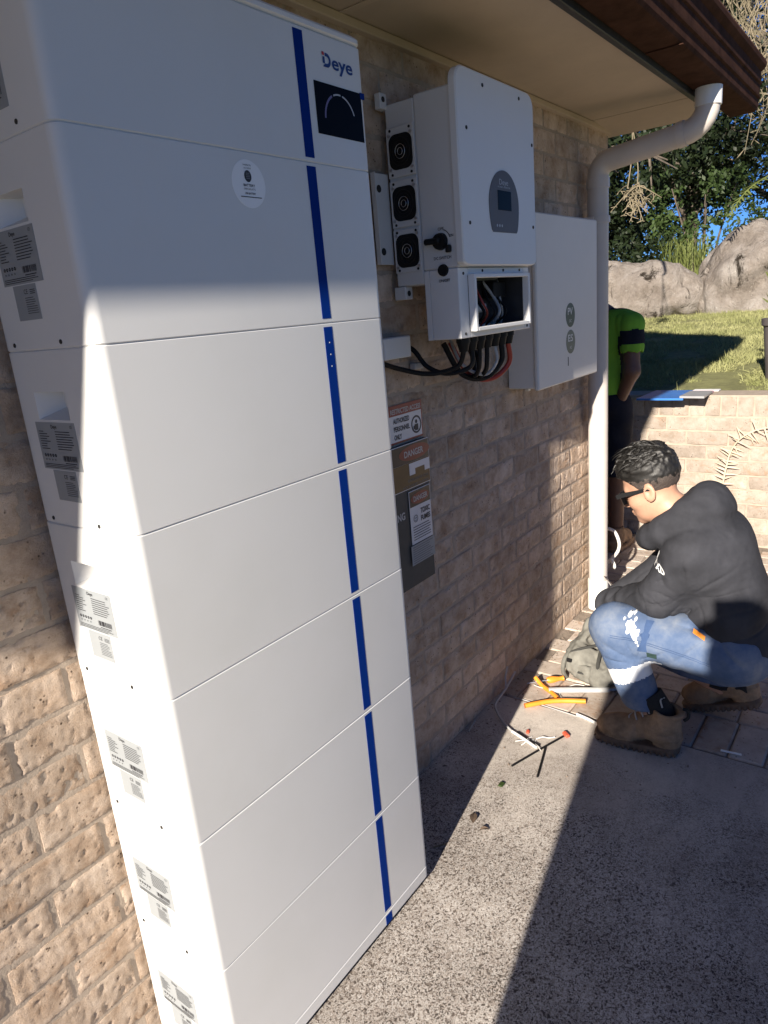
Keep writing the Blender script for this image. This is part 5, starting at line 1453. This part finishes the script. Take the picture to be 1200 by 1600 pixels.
def drape(fn, pts, x0=1.45, off=.0015):
    P = np.array([(x0, y, z) for y, z in pts])
    for _ in range(60): 
        d = fn(P); P[:, 0] += np.clip(d, -.02, .05) * .8
        if np.abs(d).max() < .0003: break
    d = fn(P); ok = np.abs(d) < .004
    if (~ok).any(): P[~ok, 0] = np.median(P[ok, 0])
    P[:, 0] -= off; return P
def patch(name, fn, outline, mat, parent, n=10, off=.0015):
    """cloth patch: outline (y,z) filled by a fan of rings and laid on the surface"""
    c = np.mean(outline, 0); vs = []; m = len(outline)
    for k in range(1, n + 1):
        for q in outline: vs.append(c + (np.array(q) - c) * k / n)
    vs.append(c); P = drape(fn, vs, off=off); F = []
    for k in range(n - 1):
        for i in range(m): F.append((k * m + i, k * m + (i + 1) % m, (k + 1) * m + (i + 1) % m, (k + 1) * m + i))
    for i in range(m): F.append((n * m, (i + 1) % m, i))
    mb = MB(); mb.v = [tuple(p) for p in P]; mb.f = F
    return mb.build(name, M[mat], parent, angle=80)
def blob(cy, cz, r, seed, n=18, ex=1.0):
    rs = np.random.default_rng(seed); k = rs.uniform(.55, 1.25, n); k = (k + np.roll(k, 1)) / 2
    return [(cy + r * k[i] * math.cos(2 * math.pi * i / n), cz + r * ex * k[i] * math.sin(2 * math.pi * i / n)) for i in range(n)]
patch('knee_patch', trousers, [(-.325, .492), (-.350, .490), (-.345, .45), (-.338, .388), (-.306, .386), (-.315, .45)], 'denim_dark', man, 8)
for k, (cy, cz, r_) in enumerate([(-.285, .466, .017), (-.297, .452, .014), (-.276, .478, .010), (-.300, .434, .008), (-.305, .422, .006), (-.270, .502, .007), (-.283, .506, .005), (-.258, .492, .004), (-.292, .492, .005), (-.310, .410, .004), (-.274, .452, .006), (-.308, .462, .006)]):
    patch('paint_splash' if k < 3 else 'paint_fleck', trousers, blob(cy, cz, r_, 40 + k, 20 if k < 3 else 10, 1.15), 'paint_white', man, 5 if k < 3 else 3, .0022)
patch('brand_tag', trousers, [(-.337, .388), (-.337, .367), (-.369, .365), (-.369, .386)], 'sign_green', man, 5, .003)
patch('belt_tab', trousers, [(-.473, .474), (-.473, .486), (-.512, .470), (-.512, .458)], 'orange', man, 4, .012)
for dz in (0, .007):
    sp = drape(trousers, [(-.53 + .31 * t, .372 + dz + .055 * t + .012 * math.sin(3 * t)) for t in np.linspace(0, 1, 26)], off=.0006)
    MB().tube([tuple(q) for q in sp], .0011, 5).build('stitched_seam', M['denim_dark'], man)
# sleeve print
vs, fs = text_verts('PXD', .052, .0022)
w = max(v[0] for v in vs)
pts = [(-.340 - (v[0] / w) * .050 + (v[1]) * .12, .692 - (v[0] / w) * .020 + v[1] * .62) for v in vs]
P = drape(hoodie, pts, off=.0022); mb = MB(); mb.v = [tuple(p) for p in P]; mb.f = list(fs); mb.build('sleeve_print', M['sticker'], man, fix=False)

# hair
def hair(P):
    q = P
    d = d_ell(q, (0, -.012, .048), (.0785, .100, .088))
    top = np.clip((q[:, 2] - .045) / .06, 0, 1)
    st = q * A_(120, 26, 60)
    d = d - (.003 + .008 * top + .004 * np.clip((q[:, 1]) / .08, 0, 1) * top) + (.0055 * vnoise(st, 1.0, 2) + .0045 * vnoise(q * A_(2.2, .5, 1.2), 95, 3)) * (0.25 + top)
    line = np.interp(q[:, 1], [-.11, -.035, .0, .012, .03, .06, .10], [-.034, -.032, -.022, -.006, .030, .058, .074])
    return smax(d, -(q[:, 2] - line + .006 * vnoise(q, 70, 5)), .004)
V, Q = nets(hair, (-.11, -.14, -.06), (.11, .13, .18), .0030)
cen = V[Q].mean(1); fade = (cen[:, 2] < .030 + .25 * (cen[:, 1] + .02) + .016 * vnoise(cen, 110, 6)) & (cen[:, 2] < .06)
Vw = V @ HR.T + HC
a, b = sub(Vw, Q, ~fade); hr = np_obj('hair', a, b, M['hair'], man)
a, b = sub(Vw, Q, fade); np_obj('hair_fade', a, b, M['hair_fade'], man)
mb = MB(); rs = np.random.default_rng(5)
for k in range(2600):
    th = rs.uniform(0, 2 * math.pi); phi = rs.uniform(.02, 1.18)
    n_ = A_(math.sin(phi) * math.cos(th), math.sin(phi) * math.sin(th), math.cos(phi))
    p = A_(0, -.012, .048) + n_ * A_(.081, .103, .094)
    topw = max(0, 1 - phi / 1.2)
    fl = A_(rs.normal(0, .28) + n_[0] * .3, .55 + rs.normal(0, .35), -.25 + .5 * topw + rs.normal(0, .25)); fl = fl - n_ * (fl @ n_) * .8
    L = rs.uniform(.012, .026) + .030 * topw * rs.uniform(.4, 1)
    up = n_ * (.006 + .012 * topw)
    pts = [hp(p - n_ * .006), hp(p + up * .7 + fl * L * .4), hp(p + up * .75 + fl * L * .8), hp(p + up * .35 + fl * L * 1.05)]
    mb.tube(pts, lambda t: .0013 * (1 - .8 * t), 3, cap=False)
for k in range(150):
    th = rs.uniform(0, 2 * math.pi); phi = rs.uniform(.05, .95)
    n_ = A_(math.sin(phi) * math.cos(th), math.sin(phi) * math.sin(th), math.cos(phi)); p = A_(0, -.012, .048) + n_ * A_(.081, .103, .094)
    fl = A_(rs.normal(0, .35) + n_[0] * .4, .7 + rs.normal(0, .4), rs.normal(0, .3)); fl = fl - n_ * (fl @ n_) * .85; L = rs.uniform(.025, .050)
    up = n_ * rs.uniform(.006, .017)
    mb.tube([hp(p - n_ * .004), hp(p + up * .7 + fl * L * .35), hp(p + up + fl * L * .75), hp(p + up * .7 + fl * L * 1.1)], lambda t: .0042 * (1 - t) ** .7 + .0003, 5, smooth=3, cap=False)
mb.build('strands', M['hair'], hr, fix=False)

# sunglasses
def hmb(mb, name, mat, parent): 
    mb.v = [tuple(hp(v)) for v in mb.v]; return mb.build(name, M[mat], parent)
mb = MB(); mb.box(-.072, .072, .098, .106, .010, .019, .003); mb.box(-.074, -.062, .074, .104, .006, .021, .003); mb.box(.062, .074, .074, .104, .006, .021, .003); mb.box(-.009, .009, .099, .107, .000, .012, .003)
sg = hmb(mb, 'sunglasses', 'black', man)
for s in (-1, 1):
    mb = MB(); nx_, nz_ = 9, 5; vv = []
    for t_ in (0, .0022):
        for i in range(nx_):
            x = .009 + (.0745 - .009) * i / (nx_ - 1); yb = .1085 - (x / .0745) ** 3 * .034
            for j in range(nz_):
                f_ = j / (nz_ - 1); low = -.027 + .012 * abs(i / (nx_ - 1) - .55) * 1.6
                vv.append((s * (x - t_ * .3), yb - t_, low + (.017 - low) * f_))
    ff = []; N_ = nx_ * nz_
    for i in range(nx_ - 1):
        for j in range(nz_ - 1):
            q_ = i * nz_ + j; ff += [(q_, q_ + nz_, q_ + nz_ + 1, q_ + 1), (N_ + q_, N_ + q_ + 1, N_ + q_ + nz_ + 1, N_ + q_ + nz_)]
    mb.add(vv, ff); hmb(mb, 'lens', 'black_glass', sg)
    mb = MB(); mb.prism([(.100, .020), (.080, .022), (.0, .010), (-.02, .002), (-.02, -.004), (.0, .001), (.080, .006), (.100, .006)], lambda a, b: (s * (.0785 - max(a, 0) * .05), a, b), lambda a, b: (s * (.0820 - max(a, 0) * .05), a, b))
    hmb(mb, 'temple_arm', 'black', sg)

# boots
def boot_sdf(P):
    ax = np.clip((P[:, 1] - .045) / .20, 0, 1); rr = .040 + .012 * np.sin(ax * 2.0)
    dxy = np.sqrt(P[:, 0] ** 2 + np.maximum(np.maximum(.045 - P[:, 1], P[:, 1] - .245), 0) ** 2) - rr
    lug = .0025 * np.sign(np.sin(P[:, 1] * 330))
    sole = smax(dxy - .003, np.maximum(P[:, 2] - .030, -P[:, 2] + .001), .006) + np.where(P[:, 2] < .016, lug, 0)
    up = d_ell(P, (0, .215, .052), (.046, .078, .046))
    up = smin(up, d_cap(P, (0, .20, .052), (0, .085, .100), .043, .048), .03)
    up = smin(up, d_ell(P, (0, .050, .062), (.043, .052, .062)), .02)
    up = smin(up, d_cap(P, (0, .065, .09), (0, .045, .175), .050, .052), .025)
    up = smax(up, P[:, 2] - .168 - .12 * (P[:, 1] - .05), .005)
    up = smax(up, -d_cap(P, (0, .06, .13), (0, .045, .22), .040, .044), .004)
    up = up + .0025 * vnoise(P, 40, 2) + .0018 * np.sin(P[:, 1] * 140 + 2 * vnoise(P, 30, 3)) * np.exp(-((P[:, 1] - .155) ** 2) / .0012)
    up = np.minimum(up, smax(up - .0035, np.abs(P[:, 2] - .075 + .25 * np.abs(P[:, 1] - .04)) - .012, .003))
    return smin(sole, smax(up, -(P[:, 2] - .02), .004), .004)
bV, bQ = nets(boot_sdf, (-.075, -.015, -.006), (.075, .315, .20), .0040)
bc = bV[bQ].mean(1); bs_ = bc[:, 2] < .031
def boot(Mx, name='boot'):
    T = np.array(Mx); W_ = bV @ T[:3, :3].T + T[:3, 3]
    a, b = sub(W_, bQ, ~bs_); u = np_obj(name, a, b, M['boot'], man)
    a, b = sub(W_, bQ, bs_); np_obj('sole', a, b, M['sole'], u, local=True)
    for k in range(6):
        y = .172 - .021 * k; z = .110 + .0175 * k
        pts = [(-.030, y - .006, z - .012), (-.012, y + .004, z + .003 + (.002 if k else 0)), (.012, y - .004, z + .003), (.030, y + .006, z - .012)]
        MB().tube([tuple((Mx @ Vector(p))) for p in pts], .0028, 6, smooth=4).build('lace', M['cable_grey'], u, local=True)
        
    MB().tube([tuple(Mx @ Vector(p)) for p in ((0, -.005, .135), (0, -.018, .15), (0, -.016, .175), (0, .0, .178))], .006, 6, smooth=4).build('pull_tab', M['sock'], u, local=True)
boot(Matrix.Translation((1.645, -.450, .0)) @ Matrix.Rotation(math.radians(4), 4, 'Z'))
boot(Matrix.Translation((1.95, -.655, .088)) @ Matrix.Rotation(math.radians(-8), 4, 'Z') @ Matrix.Rotation(math.radians(-21), 4, 'X'))
MB().tube([(1.650, -.395, .09), (1.651, -.375, .14), (1.653, -.335, .20)], .046, 14, smooth=4).build('sock', M['sock'], man)
MB().tube([(1.955, -.60, .16), (1.955, -.55, .15), (1.955, -.48, .16)], .046, 14, smooth=4).build('sock', M['sock'], man)

# ---------------------------------------------------------------- worker in green shirt behind the downpipe
gm = empty('person', (3.58, .52, 0), 'worker in green and navy work shirt standing behind the downpipe', 'person')
gh, GR, GC = place_head((3.60, .60, 1.66), 25, -60)
gRS, gRE, gRW = (3.50, .335, 1.385), (3.46, .310, 1.13), (3.52, .400, .95)
gLS, gLE, gLW = (3.55, .70, 1.40), (3.62, .78, 1.15), (3.78, .66, 1.0)
def gbody(P):
    d = near_only(P, GC, .24, lambda X: head_sdf((X - GC) @ GR))
    d = smin(d, chain(P, [(3.57, .56, 1.50), (3.55, .52, 1.40), (3.56, .52, 1.0)], [.06, .11, .11]), .04)
    for a, b, c in ((gRS, gRE, gRW), (gLS, gLE, gLW)): d = smin(d, chain(P, [a, b, c], [.052, .044, .030]), .02)
    d = smin(d, near_only(P, gRW, .26, lambda X: hand_sdf(X, gRW, (.25, .2, -.95), (.5, .8, .2), .5, 1)), .008)
    d = smin(d, near_only(P, gLW, .26, lambda X: hand_sdf(X, gLW, (.6, -.4, -.5), (-.2, -.8, .2), .5, -1)), .008)
    for H_, K_, N_ in (((3.56, .44, .90), (3.55, .43, .50), (3.56, .43, .10)), ((3.56, .60, .90), (3.58, .62, .50), (3.56, .64, .10))): d = smin(d, chain(P, [H_, K_, N_], [.085, .058, .042]), .03)
    return d
sdf('body', gbody, (3.36, .20, .06), (3.95, .90, 1.82), .008, M['skin_shaded'], gm)
def gshirt(P):
    d = d_ell(P, (3.55, .515, 1.30), (.125, .185, .20)); d = smin(d, d_ell(P, (3.56, .52, 1.08), (.135, .165, .20)), .06)
    d = smin(d, d_cap(P, (3.52, .38, 1.41), (3.56, .68, 1.42), .070, .070), .05)
    for a, b in ((gRS, gRE), (gLS, gLE)):
        a = A_(*a); b = A_(*b); d = smin(d, d_cap(P, a, a + (b - a) * .62, .078, .070), .03)
    d = smin(d, d_cap(P, (3.56, .54, 1.46), (3.575, .56, 1.52), .070, .066), .02)
    d = d + .012 * vnoise(P * A_(1, 1, .4), 12, 3) + .008 * (1 - np.abs(vnoise(P * A_(1, 1, .35), 22, 4))) ** 3
    d = smax(d, -(P[:, 2] - .915), .006); d = smax(d, -d_cap(P, (3.57, .56, 1.50), (3.58, .58, 1.62), .055, .060), .006)
    for a, b in ((gRS, gRE), (gLS, gLE)):
        a = A_(*a); b = A_(*b); d = smax(d, -d_cap(P, a + (b - a) * .70, a + (b - a) * 1.3, .068, .085), .004)
    return d
V, Q = nets(gshirt, (3.34, .18, .86), (3.80, .88, 1.62), .0075)
c = V[Q].mean(1)
ta = ((c - A_(*gRS)) @ (A_(*gRE) - A_(*gRS))) / ((A_(*gRE) - A_(*gRS)) @ (A_(*gRE) - A_(*gRS)))
ra = np.linalg.norm(c - A_(*gRS) - ta[:, None] * (A_(*gRE) - A_(*gRS)), axis=1)
slv = (ra < .095) & (ta > .02) & (c[:, 1] < .372)
side = (slv & (ta > .14) & (ta < .44)) | (~slv & (c[:, 1] < .385) & (c[:, 2] < 1.33)) | (c[:, 2] > 1.475) | (c[:, 1] > .66)
a, b = sub(V, Q, ~side); np_obj('shirt', a, b, M['hivis'], gm)
a, b = sub(V, Q, side); np_obj('shirt_panel', a, b, M['navy'], gm)
def gshort(P):
    d = d_ell(P, (3.56, .52, .93), (.135, .165, .14))
    for H_, K_ in (((3.56, .44, .90), (3.55, .43, .50)), ((3.56, .60, .90), (3.58, .62, .50))): d = smin(d, d_cap(P, H_, K_, .105, .088), .03)
    d = d + .008 * vnoise(P, 12, 5); return smax(smax(d, -(P[:, 2] - .50), .005), P[:, 2] - 1.0, .01)
sdf('shorts', gshort, (3.38, .28, .46), (3.74, .80, 1.04), .009, M['navy'], gm)
for y_ in (.43, .64):
    Mx = Matrix.Translation((3.50, y_, 0)) @ Matrix.Rotation(math.radians(-90), 4, 'Z'); T = np.array(Mx); np_obj('boot', bV @ T[:3, :3].T + T[:3, 3], bQ, M['boot'], gm)
def ghair(P): return smax(d_ell(P, (0, -.012, .050), (.084, .104, .094)) + .004 * vnoise(P, 60, 2), -(P[:, 2] - .045 + .5 * (.07 - P[:, 1])), .005)
V, Q = nets(ghair, (-.11, -.14, -.06), (.11, .13, .17), .006); np_obj('hair', V @ GR.T + GC, Q, M['hair'], gm)

# ---------------------------------------------------------------- the photographer, whose shadow lies across the path
ph = empty('person', (-1.03, -1.03, 0), 'photographer in dark jacket standing behind the camera, seen only as a shadow', 'person')
ph_h, PR_, PC = place_head((-.955, -1.095, 1.605), 12, -52)
pRS, pRE, pRW = (-1.08, -1.245, 1.40), (-.86, -1.32, 1.20), (-.685, -1.095, 1.475)
pLS, pLE, pLW = (-.99, -.835, 1.40), (-.955, -.690, 1.15), (-.905, -.665, .905)
legs = (((-1.05, -.93, .90), (-1.03, -.90, .50), (-1.06, -.89, .10)), ((-1.05, -1.12, .90), (-1.04, -1.15, .50), (-1.08, -1.17, .10)))
def pbody(P):
    d = near_only(P, PC, .24, lambda X: head_sdf((X - PC) @ PR_))
    d = smin(d, chain(P, [(-.98, -1.08, 1.48), (-1.03, -1.03, 1.36), (-1.04, -1.03, .95)], [.06, .11, .11]), .04)
    for a, b, c in ((pRS, pRE, pRW), (pLS, pLE, pLW)): d = smin(d, chain(P, [a, b, c], [.05, .043, .030]), .02)
    d = smin(d, near_only(P, pRW, .26, lambda X: hand_sdf(X, pRW, (.55, .60, .50), (.1, .7, -.5), .55, 1)), .008)
    d = smin(d, near_only(P, pLW, .26, lambda X: hand_sdf(X, pLW, (.1, .1, -.99), (-.3, -.95, 0), .6, 1)), .008)
    for H_, K_, N_ in legs: d = smin(d, chain(P, [H_, K_, N_], [.085, .055, .042]), .03)
    return d
sdf('body', pbody, (-1.24, -1.45, .06), (-.56, -.52, 1.78), .009, M['skin'], ph)
def pjacket(P):
    d = d_ell(P, (-1.03, -1.02, 1.25), (.15, .285, .25)); d = smin(d, d_ell(P, (-1.04, -1.02, 1.0), (.155, .275, .26)), .06)
    d = smin(d, d_cap(P, pRS, pLS, .075, .075), .05)
    for a, b, c in ((pRS, pRE, pRW), (pLS, pLE, pLW)):
        c = A_(*b) + (A_(*c) - A_(*b)) * .9; d = smin(d, chain(P, [a, b, c], [.080, .068, .048]), .03)
    d = d + .009 * vnoise(P, 11, 3) + .004 * np.abs(vnoise(P, 26, 4))
    d = smax(d, -(P[:, 2] - .80), .008); return smax(d, -d_cap(P, (-1.0, -1.09, 1.46), (-.96, -1.095, 1.62), .060, .066), .006)
sdf('jacket', pjacket, (-1.28, -1.46, .76), (-.60, -.55, 1.56), .010, M['jacket'], ph)
def ptrou(P):
    d = d_ell(P, (-1.04, -1.03, .90), (.13, .18, .13))
    for H_, K_, N_ in legs: d = smin(d, chain(P, [H_, K_, N_], [.105, .085, .075]), .03)
    d = d + .007 * vnoise(P, 12, 6); return smax(d, -(P[:, 2] - .09), .006)
sdf('trousers', ptrou, (-1.24, -1.32, .06), (-.84, -.72, 1.06), .011, M['khaki'], ph)
for (x_, y_, a_) in ((-1.10, -.885, -62), (-1.12, -1.175, -48)):
    Mx = Matrix.Translation((x_, y_, 0)) @ Matrix.Rotation(math.radians(a_), 4, 'Z'); T = np.array(Mx); np_obj('boot', bV @ T[:3, :3].T + T[:3, 3], bQ, M['boot'], ph)
def shadow_hat_sdf(P):  # unseen hat with neck flap, added to fill out the head's shadow
    d = d_ell(P, (0, -.012, .055), (.095, .113, .098))
    brim = smax(d_ell(P, (0, -.01, .050), (.150, .165, .20)), np.abs(P[:, 2] - .058 + .10 * np.abs(P[:, 0])) - .0045, .004)
    d = smin(d, brim, .012)
    flap = smax(np.abs(d_ell(P, (0, -.03, -.06), (.128, .120, .16))) - .004, np.maximum(P[:, 1] - .03, P[:, 2] - .05), .004)
    d = np.minimum(d, smax(flap, -(P[:, 2] + .155), .004))
    return smax(d, -d_ell(P, (0, -.012, .03), (.088, .106, .095)), .004)
V, Q = nets(shadow_hat_sdf, (-.17, -.20, -.18), (.17, .18, .18), .006); np_obj('shadow_hat', V @ PR_.T + PC, Q, M['khaki'], ph)
Mp = cam.matrix_world @ Matrix.Translation((-.012, -.055, .016))
mb = MB(); mb.box(-.038, .038, -.080, .080, -.004, .004, .003, M=Mp); o = mb.build('mobile_phone', M['black']); tag(o, 'black phone held upright by the photographer', 'phone')
cb = empty('shadow_sheet', (-.90, -.72, .48), 'flattened brown cardboard sheet under the photographer\'s arm', 'cardboard')  # added out of view to give the path shadow its straight edge
MB().box(-.885, -.879, -.86, -.588, .470, 1.285, .001).build('sheet', M['wood'], cb)
MB().box(-.8785, -.8765, -.80, -.66, .90, 1.05, .0005).build('packing_label', M['paper'], cb)
